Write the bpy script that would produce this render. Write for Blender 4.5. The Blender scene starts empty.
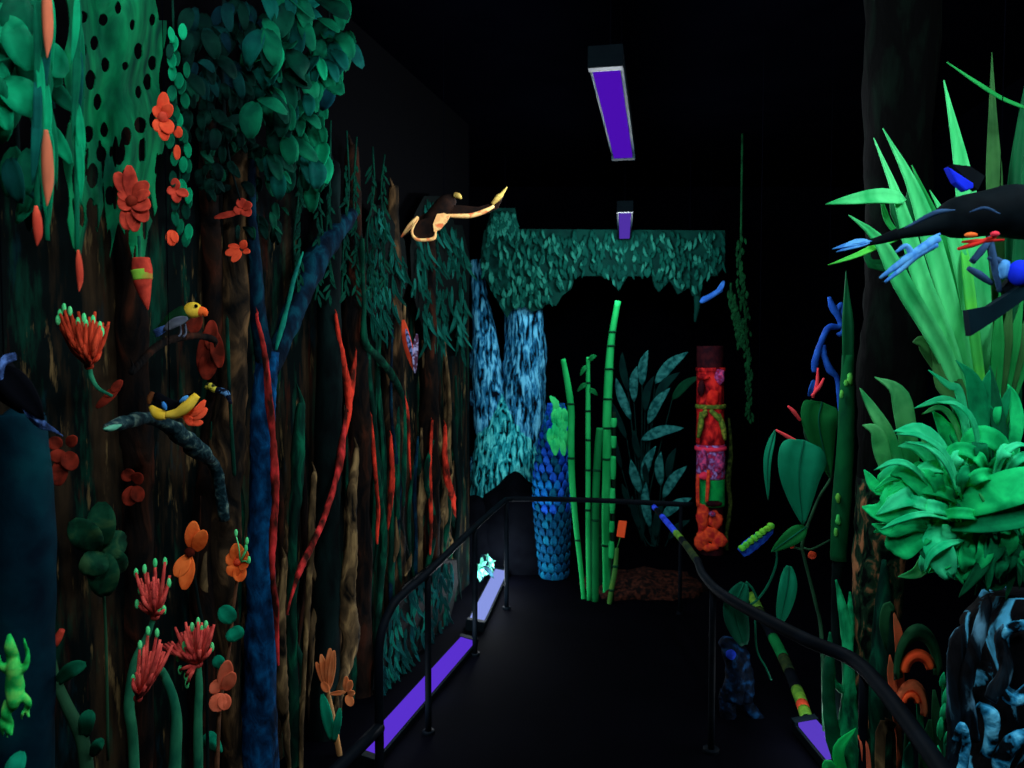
import bpy, math, random
from mathutils import Vector as V, noise
R = random.Random(7)
scene = bpy.context.scene
col = scene.collection
FPX, EYE, HORIZON = 770.0, 1.65, 350.0
PITCH = math.atan((384 - HORIZON) / FPX)

# ---------------------------------------------------------------- helpers
def P(px, py, Y):
    """point seen at image position px,py that lies Y metres ahead"""
    cx, cy = (px - 512) / FPX, (384 - py) / FPX
    d = V((cx, math.cos(PITCH) + cy * math.sin(PITCH), -math.sin(PITCH) + cy * math.cos(PITCH)))
    return V((0, 0, EYE)) + d * (Y / d.y)

def YW(px):                       # how far ahead the left wall is
    return 1.75 / (.27 - (min(px, 470) - 512) / FPX)

def L(px, py, off=.15):           # a point off metres in front of the left wall
    return P(px, py, YW(px) - off)

def lin(c):
    out = []
    for x in c:
        x = x / 255
        out.append(x / 12.92 if x <= .04045 else ((x + .055) / 1.055) ** 2.4)
    return out

MATS = {}
def mat(key, c1, c2=None, c3=None, scale=9, stretch=(1, 1, 1), rough=.8, bump=0, lo=.38, hi=.62, spec=.04, detail=5, dist=.3):
    if key in MATS: return MATS[key]
    m = bpy.data.materials.new(key); m.use_nodes = True
    nt = m.node_tree; n = nt.nodes; b = n['Principled BSDF']
    b.inputs['Roughness'].default_value = rough
    b.inputs['Specular IOR Level'].default_value = spec
    b.inputs['Base Color'].default_value = lin(c1) + [1]
    if c2:
        tc = n.new('ShaderNodeTexCoord'); mp = n.new('ShaderNodeMapping'); nz = n.new('ShaderNodeTexNoise')
        cr = n.new('ShaderNodeValToRGB')
        mp.inputs['Scale'].default_value = stretch
        nz.inputs['Scale'].default_value = scale; nz.inputs['Detail'].default_value = detail; nz.inputs['Distortion'].default_value = dist
        nt.links.new(tc.outputs['Object'], mp.inputs['Vector']); nt.links.new(mp.outputs['Vector'], nz.inputs['Vector'])
        nt.links.new(nz.outputs['Fac'], cr.inputs['Fac']); nt.links.new(cr.outputs['Color'], b.inputs['Base Color'])
        e = cr.color_ramp.elements
        e[0].position = lo; e[0].color = lin(c1) + [1]; e[1].position = hi; e[1].color = lin(c2) + [1]
        if c3:
            x = e.new((lo + hi) / 2); x.color = lin(c3) + [1]
        if bump:
            bp = n.new('ShaderNodeBump'); bp.inputs['Strength'].default_value = bump; bp.inputs['Distance'].default_value = .02
            nt.links.new(nz.outputs['Fac'], bp.inputs['Height']); nt.links.new(bp.outputs['Normal'], b.inputs['Normal'])
    MATS[key] = m
    return m

def glow(key, c, s=1.0):
    m = bpy.data.materials.new(key); m.use_nodes = True
    b = m.node_tree.nodes['Principled BSDF']
    b.inputs['Base Color'].default_value = (0, 0, 0, 1); b.inputs['Specular IOR Level'].default_value = 0
    b.inputs['Emission Color'].default_value = lin(c) + [1]; b.inputs['Emission Strength'].default_value = s
    return m

def spline(pts, n):
    """Catmull-Rom through tuples of any length"""
    pts = [tuple(p) for p in pts]
    if len(pts) < 3:
        a, b = pts[0], pts[-1]
        return [tuple(x + (y - x) * i / (n - 1) for x, y in zip(a, b)) for i in range(n)]
    q = [tuple(2 * a - b for a, b in zip(pts[0], pts[1]))] + pts + [tuple(2 * a - b for a, b in zip(pts[-1], pts[-2]))]
    out = []
    for i in range(n):
        t = i / (n - 1) * (len(pts) - 1); k = min(int(t), len(pts) - 2); t -= k
        out.append(tuple(.5 * (2 * b + (c - a) * t + (2 * a - 5 * b + 4 * c - d) * t * t + (3 * b - a - 3 * c + d) * t ** 3)
                         for a, b, c, d in zip(q[k], q[k + 1], q[k + 2], q[k + 3])))
    return out

WORLD = {}
class G:
    def __init__(s): s.v, s.f, s.m = [], [], []
    def add(s, vs, fs, m=0):
        o = len(s.v); s.v += [V(x) for x in vs]
        s.f += [tuple(i + o for i in f) for f in fs]; s.m += [m] * len(fs)
        return s
    def tube(s, pts, rad, seg=10, m=0, bump=0, bs=8, n=None, flat=1.0):
        """sweep through pts (Vectors), rad number or list; bump roughens it like bark"""
        if not isinstance(rad, (list, tuple)): rad = [rad] * len(pts)
        q = [(*p, r) for p, r in zip(pts, rad)]
        n = n or max(6, 5 * (len(pts) - 1) + 1)
        q = spline(q, n)
        c = [V(x[:3]) for x in q]; r = [max(x[3], 3e-4) for x in q]
        vs, fs = [], []
        up = None
        for i in range(n):
            t = (c[min(i + 1, n - 1)] - c[max(i - 1, 0)]).normalized()
            if up is None:
                up = V((0, -1, 0)) if abs(t.y) < .8 else V((0, 0, 1))
            a = t.cross(up)
            if a.length < 1e-4: a = t.orthogonal()
            a.normalize(); up = a.cross(t).normalized()
            for k in range(seg):
                th = 2 * math.pi * k / seg
                d = a * math.cos(th) + up * (math.sin(th) * flat)
                rr = r[i]
                if bump:
                    p = c[i] + d * rr
                    rr *= 1 + bump * (noise.noise(V((p.x * bs, p.y * bs, p.z * bs * .35))) + .5 * noise.noise(p * bs * 2.3))
                vs.append(c[i] + d * rr)
        for i in range(n - 1):
            for k in range(seg):
                k2 = (k + 1) % seg
                fs.append((i * seg + k, i * seg + k2, (i + 1) * seg + k2, (i + 1) * seg + k))
        vs += [c[0], c[-1]]; a, b = len(vs) - 2, len(vs) - 1
        for k in range(seg):
            k2 = (k + 1) % seg
            fs.append((a, k2, k)); fs.append((b, (n - 1) * seg + k, (n - 1) * seg + k2))
        return s.add(vs, fs, m)
    def leaf(s, pts, w, nrm=(0, -1, 0), m=0, cup=.18, n=9, shape='lance', ruffle=0, m2=None):
        """blade along pts (base..tip); w full width in metres; nrm the way its face looks"""
        c = [V(x) for x in spline(pts, n)]
        nrm = V(nrm).normalized(); vs, fs = [], []; ms = []
        ph = R.random() * 6
        for i in range(n):
            u = i / (n - 1)
            t = (c[min(i + 1, n - 1)] - c[max(i - 1, 0)])
            if t.length < 1e-7: t = V((0, 0, 1))
            t.normalize()
            sd = t.cross(nrm)
            if sd.length < 1e-3: sd = t.orthogonal()
            sd.normalize(); up = sd.cross(t).normalized()
            if shape == 'lance': k = max(.02, (math.sin(math.pi * u ** .8)) ** .8 if 0 < u < 1 else .02)
            elif shape == 'oval': k = max(.05, math.sin(math.pi * min(max(u * .94 + .03, 0), 1)) ** .55)
            elif shape == 'blade': k = max(.02, (.75 + .25 * math.sin(math.pi * u)) * min(1, (1 - u) * 2.4) ** .9)
            elif shape == 'drop': k = max(.03, math.sin(math.pi * u ** .55) ** .8 if 0 < u < 1 else .03)
            else: k = max(.04, min(1, u * 3 + .25) * min(1, (1 - u) * 4 + .1))
            h = w * k / 2
            ru = ruffle * h * math.sin(u * 15 + ph)
            vs += [c[i] - sd * h + up * (cup * h + ru), c[i] - sd * h * .5 + up * (cup * h * .3), c[i] - up * cup * h * .2,
                   c[i] + sd * h * .5 + up * (cup * h * .3), c[i] + sd * h + up * (cup * h - ru)]
        for i in range(n - 1):
            for k in range(4):
                fs.append((i * 5 + k, i * 5 + k + 1, i * 5 + k + 6, i * 5 + k + 5))
        return s.add(vs, fs, m)
    def blob(s, c, r, m=0, bump=0, bs=6, seg=18, rings=11, rot=None):
        c = V(c); r = V((r, r, r)) if isinstance(r, (int, float)) else V(r)
        vs, fs = [], []
        for i in range(rings + 1):
            th = math.pi * i / rings
            for k in range(seg):
                ph = 2 * math.pi * k / seg
                d = V((math.sin(th) * math.cos(ph) * r.x, math.sin(th) * math.sin(ph) * r.y, math.cos(th) * r.z))
                if rot: d = rot @ d
                p = c + d
                if bump: p = c + d * (1 + bump * (noise.noise(p * bs) + .5 * noise.noise(p * bs * 2.1)))
                vs.append(p)
        for i in range(rings):
            for k in range(seg):
                k2 = (k + 1) % seg
                fs.append((i * seg + k, (i + 1) * seg + k, (i + 1) * seg + k2, i * seg + k2))
        return s.add(vs, fs, m)
    def cut(s, pts, thick, m=0, side=None):
        """solid board with outline pts (Vectors in order) and thickness vector"""
        pts = [V(p) for p in pts]; n = len(pts); t = V(thick)
        vs = pts + [p + t for p in pts]
        s.add(vs, [tuple(range(n)), tuple(range(2 * n - 1, n - 1, -1))], m)
        o = len(s.v) - 2 * n
        for i in range(n):
            j = (i + 1) % n
            s.f.append((o + j, o + i, o + n + i, o + n + j)); s.m.append(m if side is None else side)
        return s
    def box(s, c, half, ax=None, m=0):
        c = V(c); ax = ax or (V((1, 0, 0)), V((0, 1, 0)), V((0, 0, 1)))
        vs = [c + ax[0] * (half[0] * i) + ax[1] * (half[1] * j) + ax[2] * (half[2] * k) for i in (-1, 1) for j in (-1, 1) for k in (-1, 1)]
        return s.add(vs, [(0, 1, 3, 2), (4, 6, 7, 5), (0, 4, 5, 1), (2, 3, 7, 6), (0, 2, 6, 4), (1, 5, 7, 3)], m)
    def build(s, name, mats, parent=None, label=None, cat=None, group=None, kind=None, solid=0, smooth=True, bevel=0, sub=0, remesh=0, relax=0):
        mats = mats if isinstance(mats, (list, tuple)) else [mats]
        if parent is None:
            zs = min(v.z for v in s.v); k = len(s.v)
            base = V((sum(v.x for v in s.v) / k, sum(v.y for v in s.v) / k, zs))
        else: base = WORLD[parent.name]
        me = bpy.data.meshes.new(name)
        me.from_pydata([v - base for v in s.v], [], s.f)
        for m in mats: me.materials.append(m)
        me.polygons.foreach_set('material_index', s.m)
        me.polygons.foreach_set('use_smooth', [smooth] * len(s.f))
        me.update()
        o = bpy.data.objects.new(name, me); col.objects.link(o)
        WORLD[o.name] = base
        if parent is None: o.location = base
        else: o.parent = parent
        if solid:
            md = o.modifiers.new('thickness', 'SOLIDIFY'); md.thickness = solid; md.offset = 0
        if remesh:
            md = o.modifiers.new('one_skin', 'REMESH'); md.mode = 'VOXEL'; md.voxel_size = remesh; md.use_smooth_shade = True
        if relax:
            md = o.modifiers.new('relax', 'SMOOTH'); md.factor = .5; md.iterations = relax; o.modifiers.move(len(o.modifiers) - 1, 0)
        if bevel:
            md = o.modifiers.new('bevel', 'BEVEL'); md.width = bevel; md.segments = 2
        if sub:
            md = o.modifiers.new('smooth', 'SUBSURF'); md.levels = sub; md.render_levels = sub
        tag(o, label, cat, group, kind)
        return o

def tag(o, label=None, cat=None, group=None, kind=None):
    for k, v in (('label', label), ('category', cat), ('group', group), ('kind', kind)):
        if v: o[k] = v
    return o

def thing(name, label, cat, base, group=None):
    o = bpy.data.objects.new(name, None); col.objects.link(o)
    o.location = base; o.empty_display_size = .05
    WORLD[o.name] = V(base)
    return tag(o, label, cat, group)

def skin(name, m, joints, edges, parent=None, sub=2, **kw):
    """one continuous body grown on a skeleton: joints = [(Vector, radius)]"""
    zs = min(j[0].z for j in joints)
    base = WORLD[parent.name] if parent else V((joints[0][0].x, joints[0][0].y, zs))
    me = bpy.data.meshes.new(name); me.from_pydata([j[0] - base for j in joints], edges, [])
    me.materials.append(m)
    o = bpy.data.objects.new(name, me); col.objects.link(o); WORLD[o.name] = base
    if parent: o.parent = parent
    else: o.location = base
    sk = o.modifiers.new('skin', 'SKIN'); sk.use_smooth_shade = True
    for d, j in zip(me.skin_vertices[0].data, joints):
        d.radius = (j[1], j[1])
    me.skin_vertices[0].data[0].use_root = True
    md = o.modifiers.new('smooth', 'SUBSURF'); md.levels = sub; md.render_levels = sub
    return tag(o, **kw)

def px(n, Y): return n * Y / FPX        # a size of n image pixels at distance Y, in metres

def ltube(g, pts, off=.15, seg=10, m=0, bump=0, bs=8, n=None, sc=1.0):
    """tube in front of the left wall: pts = (px, py, radius px)"""
    q = [L(a, b, off) for a, b, r in pts]
    r = [px(r * sc, YW(a) - off) for a, b, r in pts]
    g.tube(q, r, seg, m, bump, bs, n)
    return g

def wire(parent, top, r=.0012):
    g = G(); g.tube([top, V((top.x, top.y, CEIL - .005))], r, 6)
    g.build('suspension_wire', BLACK, parent)

CEIL = 3.2
BLACK = mat('black_paint', (2.4, 3, 7), (1.5, 2, 5), scale=5, spec=0)
DARK = mat('dark_paint', (5, 7, 12), (3, 4, 8), scale=12, spec=.02)

# ---------------------------------------------------------------- camera
cam = bpy.data.cameras.new('camera'); co = bpy.data.objects.new('camera', cam); col.objects.link(co)
cam.sensor_width = 36; cam.lens = FPX / 1024 * 36; cam.clip_start = .02
cam.dof.use_dof = True; cam.dof.focus_distance = 2.5; cam.dof.aperture_fstop = 4.5
co.location = (0, 0, EYE); co.rotation_euler = (math.pi / 2 - PITCH, 0, 0)
scene.camera = co
scene.view_settings.view_transform = 'Standard'; scene.view_settings.look = 'None'
scene.view_settings.gamma = 1; scene.view_settings.exposure = 0; scene.view_settings.use_curve_mapping = False
w = bpy.data.worlds.new('dark_room'); scene.world = w; w.use_nodes = True
w.node_tree.nodes['Background'].inputs[0].default_value = (.08, .12, .35, 1)
w.node_tree.nodes['Background'].inputs[1].default_value = .01

# ---------------------------------------------------------------- room
def slab(name, a, b, z0, z1, t, m):
    """wall panel from a to b (xy), thickness t to its left"""
    a, b = V((*a, 0)), V((*b, 0)); d = (b - a).normalized(); nn = V((-d.y, d.x, 0)) * t
    g = G(); vs = []
    for z in (z0, z1):
        vs += [a + V((0, 0, z)), b + V((0, 0, z)), b + nn + V((0, 0, z)), a + nn + V((0, 0, z))]
    g.add(vs, [(0, 1, 5, 4), (1, 2, 6, 5), (2, 3, 7, 6), (3, 0, 4, 7), (3, 2, 1, 0), (4, 5, 6, 7)])
    return g.build(name, m, kind='structure', smooth=False)

def mural_material():
    m = bpy.data.materials.new('mural_paint'); m.use_nodes = True
    nt = m.node_tree; n = nt.nodes; b = n['Principled BSDF']; b.inputs['Roughness'].default_value = .9; b.inputs['Specular IOR Level'].default_value = .03
    tc = n.new('ShaderNodeTexCoord'); last = None
    layers = [((3, 10, 10), (3, 10, 10), 1, (1, 1, 1), .4, .6), ((56, 42, 27), None, 5, (1.6, 1.6, .28), .50, .72), ((6, 58, 42), None, 7, (1.8, 1.8, .35), .54, .74), ((56, 24, 14), None, 8, (2, 2, .3), .60, .76), ((4, 44, 52), None, 6, (2, 2, .5), .60, .8), ((110, 90, 56), None, 16, (1.6, 1.6, .3), .60, .72)]
    for i, (c, _, sc, st, lo, hi) in enumerate(layers):
        if i == 0:
            rgb = n.new('ShaderNodeRGB'); rgb.outputs[0].default_value = lin(c) + [1]; last = rgb.outputs[0]; continue
        mp = n.new('ShaderNodeMapping'); mp.inputs['Scale'].default_value = st; mp.inputs['Location'].default_value = (i * 3.1, i * 1.7, i * .9)
        nz = n.new('ShaderNodeTexNoise'); nz.inputs['Scale'].default_value = sc; nz.inputs['Detail'].default_value = 7; nz.inputs['Roughness'].default_value = .62
        mr = n.new('ShaderNodeMapRange'); mr.inputs['From Min'].default_value = lo; mr.inputs['From Max'].default_value = hi
        mx = n.new('ShaderNodeMix'); mx.data_type = 'RGBA'
        nt.links.new(tc.outputs['Object'], mp.inputs['Vector']); nt.links.new(mp.outputs['Vector'], nz.inputs['Vector']); nt.links.new(nz.outputs['Fac'], mr.inputs['Value'])
        nt.links.new(mr.outputs['Result'], mx.inputs['Factor']); nt.links.new(last, mx.inputs[6]); mx.inputs[7].default_value = lin(c) + [1]; last = mx.outputs[2]
    # the painting stops below the ceiling: plain black above a ragged line
    sp = n.new('ShaderNodeSeparateXYZ'); nz = n.new('ShaderNodeTexNoise'); nz.inputs['Scale'].default_value = 4
    ad = n.new('ShaderNodeMath'); ad.operation = 'MULTIPLY_ADD'; ad.inputs[1].default_value = .9
    mr = n.new('ShaderNodeMapRange'); mr.inputs['From Min'].default_value = 2.45; mr.inputs['From Max'].default_value = 2.75
    mx = n.new('ShaderNodeMix'); mx.data_type = 'RGBA'; mx.inputs[7].default_value = lin((.7, 1, 2.4)) + [1]
    nt.links.new(tc.outputs['Object'], sp.inputs[0]); nt.links.new(tc.outputs['Object'], nz.inputs['Vector'])
    nt.links.new(nz.outputs['Fac'], ad.inputs[0]); nt.links.new(sp.outputs[2], ad.inputs[2]); nt.links.new(ad.outputs[0], mr.inputs['Value'])
    nt.links.new(mr.outputs['Result'], mx.inputs['Factor']); nt.links.new(last, mx.inputs[6]); last = mx.outputs[2]
    nt.links.new(last, b.inputs['Base Color'])
    return m
mural = mural_material()
slab('wall_left', (-2.155, -1.5), (-.30, 5.37), 0, CEIL, .12, mural)
slab('wall_alcove', (-.30, 5.37), (-2.0, 5.5), 0, CEIL, -.05, BLACK)
slab('wall_alcove_side', (-2.0, 5.5), (-2.0, 7.4), 0, CEIL, .12, BLACK)
slab('wall_back', (-2.1, 7.4), (3.3, 7.4), 0, CEIL, .12, BLACK)
slab('wall_right', (2.3, -1.5), (3.2, 7.4), 0, CEIL, -.12, BLACK)
slab('wall_rear', (-2.3, -1.5), (2.5, -1.5), 0, CEIL, -.12, BLACK)
g = G(); g.box((.5, 3, -.06), (3.2, 4.7, .06)); g.build('floor', mat('floor_paint', (1.6, 2, 5), (2.6, 3, 7), scale=3, rough=.9, spec=.01), kind='structure', smooth=False)
g = G(); g.box((.5, 3, CEIL + .06), (3.2, 4.7, .06)); g.build('ceiling', mat('ceiling_paint', (1, 1.4, 4), (1.6, 2, 5), scale=3, rough=.9, spec=0), kind='structure', smooth=False)

# ---------------------------------------------------------------- ultraviolet fixtures
HOUSING = mat('fixture_housing', (4, 14, 18), (3, 10, 15), scale=9)
def tube_or_fill_light(a, b, power, n=3, c=(.84, .92, 1)):
    """the light of one bare tube, spread over n small round sources along it"""
    for k in range(n):
        li = bpy.data.lights.new('tube_or_fill_light', 'POINT'); li.energy = power / n; li.shadow_soft_size = .07; li.color = c
        lo = bpy.data.objects.new('tube_or_fill_light', li); col.objects.link(lo); lo.location = V(a).lerp(V(b), (k + .5) / n)
def fixture(name, label, a, b, wd, color, strength, group, facing, hang=True, power=0, reach=1):
    a, b = V(a), V(b); d = (b - a).normalized(); nn = V(facing).normalized(); sd = d.cross(nn).normalized(); nn = sd.cross(d).normalized()
    c = (a + b) / 2; ln = (b - a).length / 2
    t = thing(name, label, 'lamp', c, group)
    g = G(); g.box(c - nn * .03, (ln, wd / 2, .026), (d, sd, nn)); g.build('housing', HOUSING, t, bevel=.004, smooth=False)
    g = G(); g.box(c - d * ln * .0, (ln - .045, wd / 2 - .012, .012), (d, sd, nn)); g.build('diffuser', glow('violet_glow', color, strength), t, bevel=.004, smooth=False)
    for s in (-1, 1):
        g = G(); g.box(c + d * (s * (ln - .02)) - nn * .004, (.021, wd / 2, .016), (d, sd, nn)); g.build('end_cap', HOUSING, t, bevel=.003, smooth=False)
        if hang:
            g = G(); p = c + d * (s * ln * .6); g.tube([p - nn * .05, V((p.x, p.y, CEIL - .005))], .003, 6); g.build('hanger_rod', BLACK, t)
    if power: tube_or_fill_light(a + nn * .12, a.lerp(b, reach) + nn * .12, power)
    return t
GL = 'violet fixtures hung along the ceiling'
fixture('ultraviolet_fixture', 'long violet batten lamp hanging from the black ceiling, the larger and nearer one',
        P(605, 63, 2.4), P(623.5, 158, 3.62), .108, (72, 14, 172), 1, GL, (0, 0, -1), power=70)
fixture('ultraviolet_fixture', 'small distant violet batten lamp just above the painted leaf canopy board',
        P(625, 210, 4.6), P(624.5, 238, 5.74), .098, (76, 48, 160), 1, GL, (0, 0, -1), power=46, reach=.5)
tube_or_fill_light((-.2, -.2, 2.5), (-.02, 1.0, 2.5), 70)           # the next fixture of the row, overhead
tube_or_fill_light((1.35, .5, 2.75), (1.6, 1.6, 2.75), 82)           # added fill light above the planted bed on the right, no fixture there
tube_or_fill_light((-1.1, .9, 2.95), (-.85, 2.0, 2.95), 20)          # unseen light put in as fill above the left wall
GF = 'violet strip lamps on the floor'
fixture('floor_strip_lamp', 'long violet strip lamp on the floor behind the left handrail posts',
        (-.585, 2.95, .05), (-.235, 4.22, .05), .105, (88, 48, 205), 1, GF, (.1, -.35, 1), hang=False, power=7)
fixture('floor_strip_lamp', 'pale whitish strip lamp on the floor at the far corner of the handrail',
        (-.215, 4.45, .05), (-.075, 5.55, .05), .11, (135, 150, 225), 1, GF, (.1, -.35, 1), hang=False, power=20)
fixture('floor_strip_lamp', 'short violet lamp at the near end of the striped floor pole on the right',
        (1.262, 2.86, .07), (1.25, 3.24, .07), .105, (92, 62, 200), .9, GF, (-.15, -.35, 1), hang=False, power=5)

# ---------------------------------------------------------------- handrails
RAIL = mat('rail_paint', (6, 13, 20), (3, 8, 13), scale=14, rough=.65, spec=.035)
t = thing('handrail', 'dark metal handrail of the left side and far end with slim posts', 'handrail', (-.36, 3.2, 0))
g = G()
rail = [(-.475, 2.70, 0), (-.475, 2.70, .35), (-.474, 2.71, .60), (-.45, 2.82, .69), (-.42, 2.98, .70), (-.36, 3.25, .70), (-.2, 4.1, .70), (-.06, 4.76, .70), (-.02, 4.86, .70), (.06, 4.88, .70), (.5, 4.84, .70), (1.12, 4.74, .69)]
g.tube([V(p) for p in rail], .0165, 12, n=110); g.build('top_rail', RAIL, t)
for x, y, r in ((-.36, 3.25, .014), (-.2, 4.1, .014), (-.035, 4.85, .014), (1.05, 4.75, .012)):
    g = G(); g.tube([V((x, y, .0)), V((x, y, .69))], r, 10); g.tube([V((x, y, 0)), V((x, y, .012))], r * 1.9, 12); g.build('post', RAIL, t)
g = G(); g.tube([V((-.475, 2.70, .30)), V((-.7, 1.9, .33)), V((-.9, 1.2, .35))], .022, 12); g.build('lower_rail', RAIL, t)

t = thing('handrail', 'thick dark handrail curving down along the right side of the walkway', 'handrail', (.85, 3.0, 0))
rail = [P(697, 560, 3.5), P(704, 576, 3.25), P(722, 594, 3.0), P(760, 616, 2.75), P(807, 640, 2.52), P(853, 660, 2.36), P(887, 695, 2.1), P(940, 768, 1.78), P(975, 830, 1.6)]
g = G(); g.tube(rail, [.017, .018, .020, .022, .023, .023, .023, .023, .023], 14, n=70); g.build('top_rail', RAIL, t)
# coloured sections, by segment
def bandtube(path, rad, bands, name, parent, seg=12):
    """tube in consecutive coloured sections, bands = [(fraction end, material)]"""
    g = G(); f0 = 0
    pts = spline([tuple(p) for p in path], 61)
    for k, (f1, mm) in enumerate(bands):
        i0, i1 = int(f0 * 60), int(f1 * 60)
        sub = [V(p) for p in pts[i0:i1 + 1]]
        r = [rad[0] + (rad[1] - rad[0]) * i / 60 for i in range(i0, i1 + 1)]
        g.tube(sub, r, seg, m=k, n=max(4, i1 - i0 + 1)); f0 = f1
    return g.build(name, [b[1] for b in bands], parent)
BL = mat('reflection_blue', (48, 80, 235), (30, 50, 170), scale=20); YG = mat('paint_lime', (110, 165, 50), (60, 110, 40), scale=20)
OL = mat('paint_olive', (45, 60, 28), (22, 40, 26), scale=24)
o = bandtube([P(654, 507, 4.62), P(672, 528, 4.2), P(686, 545, 3.82), P(698, 562, 3.48)], (.016, .018),
             [(.05, BL), (.16, RAIL), (.42, BL), (.56, YG), (.66, RAIL), (1, OL)], 'rail_end_reflections', t)  # blue and lime bands colour in light reflecting off the dark rail
o['label'] = 'far rail end with blue and lime reflections coloured on'
for p in (P(713, 585, 3.1), P(864, 672, 2.28)):
    g = G(); g.tube([V((p.x, p.y, 0)), p], .014, 10); g.tube([V((p.x, p.y, 0)), V((p.x, p.y, .012))], .034, 12); g.build('post', RAIL, t)
# ================================================================ LEFT WALL: trunks, lianas, roots
def trunk(name, label, cat, pts, off, m, bump=.22, bs=14, seg=14, n=None, group=None, ext=None):
    """woody stem through (px, py, radius px); stands on or grows up the left wall"""
    if pts[0][1] > 120:       # free upper end: rounded off, not sawn flat
        a, b, r = pts[0]; pts = [(a - r * .5, b - r * 4.5, r * .08), (a + r * .2, b - r * 2, r * .5)] + pts if r < 20 else [(a, b - r * .9, r * .15), (a, b - r * .35, r * .75)] + pts
    a, b, r = pts[-1]
    if b < 720 and r > 1: pts = pts + [(a + 1, b + r * 2.5, r * .15)]
    g = G(); ltube(g, pts, off, seg, 0, bump, bs, n or 12 * len(pts), sc=.7 if cat == 'liana' else .8 if cat == 'root' else 1)
    o = g.build(name, m, label=label, cat=cat, group=group)
    return o
tealtrunk = mat('teal_bark', (2, 18, 30), (3, 52, 60), (2, 34, 46), scale=7, bump=.4, lo=.3, hi=.7, detail=6)
brown = mat('brown_bark', (8, 9, 9), (96, 72, 46), (42, 33, 23), scale=14, stretch=(1, 1, .4), rough=.9, bump=.8, lo=.36, hi=.7, detail=8, dist=1)
tan = mat('tan_bark', (14, 13, 11), (158, 130, 84), (84, 68, 45), scale=15, stretch=(1, 1, .35), rough=.9, bump=.8, lo=.36, hi=.68, detail=8, dist=1)
redbrown = mat('red_brown_bark', (6, 7, 8), (62, 30, 18), (26, 17, 12), scale=13, stretch=(1, 1, .4), rough=.9, bump=.8, lo=.36, hi=.72, detail=8, dist=1)
greenbark = mat('green_bark', (3, 16, 15), (8, 88, 60), (5, 46, 35), scale=15, stretch=(1, 1, .35), rough=.9, bump=.6, lo=.34, hi=.7, detail=8, dist=1)
darkbark = mat('dark_bark', (3, 9, 10), (7, 24, 23), scale=14, stretch=(1, 1, .4), rough=.9, bump=.6)
bluebark = mat('blue_bark', (3, 20, 38), (8, 80, 128), (4, 46, 82), scale=22, stretch=(1, 1, .6), rough=.9, bump=.8, lo=.34, hi=.68, detail=8)
tealblue = mat('teal_blue_bark', (3, 14, 26), (5, 52, 66), (4, 28, 44), scale=18, stretch=(1, 1, .5), rough=.9, bump=.8, lo=.42, hi=.64, detail=8)
liana = mat('red_liana', (46, 20, 15), (222, 56, 56), (140, 38, 34), scale=20, stretch=(1, 1, .4), rough=.85, bump=.6, lo=.40, hi=.62, detail=8)
scarlet = mat('scarlet_paint', (60, 24, 16), (232, 62, 42), (160, 42, 28), scale=24, stretch=(1, 1, .35), rough=.85, lo=.38, hi=.60, detail=8)
dullred = mat('dull_red_paint', (70, 22, 14), (128, 40, 26), scale=22, rough=.8)

trunk('tree_trunk', 'huge dim blue-green trunk at the left edge behind the green frog', 'trunk', [(20, 425, 24), (22, 520, 29), (22, 640, 29), (20, 760, 31), (16, 1010, 36)], .24, tealtrunk, .1, 5, 18)
trunk('tree_trunk', 'mottled brown trunk just left of the blue trunk', 'trunk', [(238, 100, 10), (232, 360, 15), (226, 450, 19), (222, 560, 17), (228, 690, 11), (236, 960, 14)], .10, brown, .25, 16)
t = thing('forked_tree', 'blue painted tree with a forked top standing behind the red liana', 'tree', L(259, 905, .2))
g = G(); ltube(g, [(267, 352, 11), (264, 400, 12), (262, 460, 13), (261, 560, 14), (260, 680, 17), (259, 905, 23)], .2, 16, 0, .22, 16, 70); g.build('trunk', bluebark, t)
g = G(); ltube(g, [(267, 372, 10), (260, 330, 8), (256, 280, 7), (252, 225, 5), (252, 160, 3)], .2, 12, 0, .25, 16, 40); g.build('branch', tealblue, t)
g = G(); ltube(g, [(268, 372, 10), (284, 334, 11), (298, 300, 12), (312, 268, 13), (330, 238, 11), (352, 214, 6)], .2, 12, 0, .25, 16, 44); g.build('branch', tealblue, t)
hi = mat('mint_stripe_paint', (14, 120, 96), (8, 80, 74), scale=20)
g = G(); ltube(g, [(276, 350, 1.2), (281, 330, 3), (288, 305, 2), (295, 275, 2.2), (303, 252, 1)], .3, 8, 0, .3, 20, 30); g.build('mint_stripe', hi, t)  # thin mint green stripe along the right branch

trunk('liana', 'bright red liana twisting down along the blue trunk', 'liana', [(257, 318, 2.5), (264, 350, 4), (268, 390, 5), (273, 440, 6), (275, 500, 5.5), (272, 560, 5), (276, 610, 3.5), (278, 660, 2)], .33, liana, .45, 18, 10)
trunk('liana', 'red liana curving left below a brown trunk, second from the blue trunk', 'liana', [(346, 412, 2), (343, 440, 4.5), (338, 470, 5), (326, 512, 4.5), (312, 545, 4.2), (299, 572, 4.2), (288, 610, 2)], .30, liana, .45, 18, 10)
trunk('root', 'dull green root between the two red lianas', 'root', [(300, 415, 7), (297, 480, 8), (293, 545, 6), (291, 640, 7), (294, 740, 8), (296, 860, 8)], .17, greenbark, .3, 16)
trunk('root', 'tan knobbly root hanging right of the blue trunk at mid height', 'root', [(284, 565, 4), (281, 610, 6), (280, 660, 8), (282, 700, 8), (286, 732, 5), (290, 775, 3)], .27, tan, .35, 18)
trunk('root', 'thin tan root left of the wide dark trunk', 'root', [(314, 480, 4), (311, 540, 5), (309, 590, 4), (306, 640, 3.5), (302, 720, 3), (300, 860, 3)], .24, tan, .35, 18)
trunk('tree_trunk', 'nearly black trunk in the middle of the left wall', 'trunk', [(331, 190, 10), (328, 420, 13), (326, 560, 14), (324, 690, 16), (322, 830, 20)], .15, darkbark, .2, 12)
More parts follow.
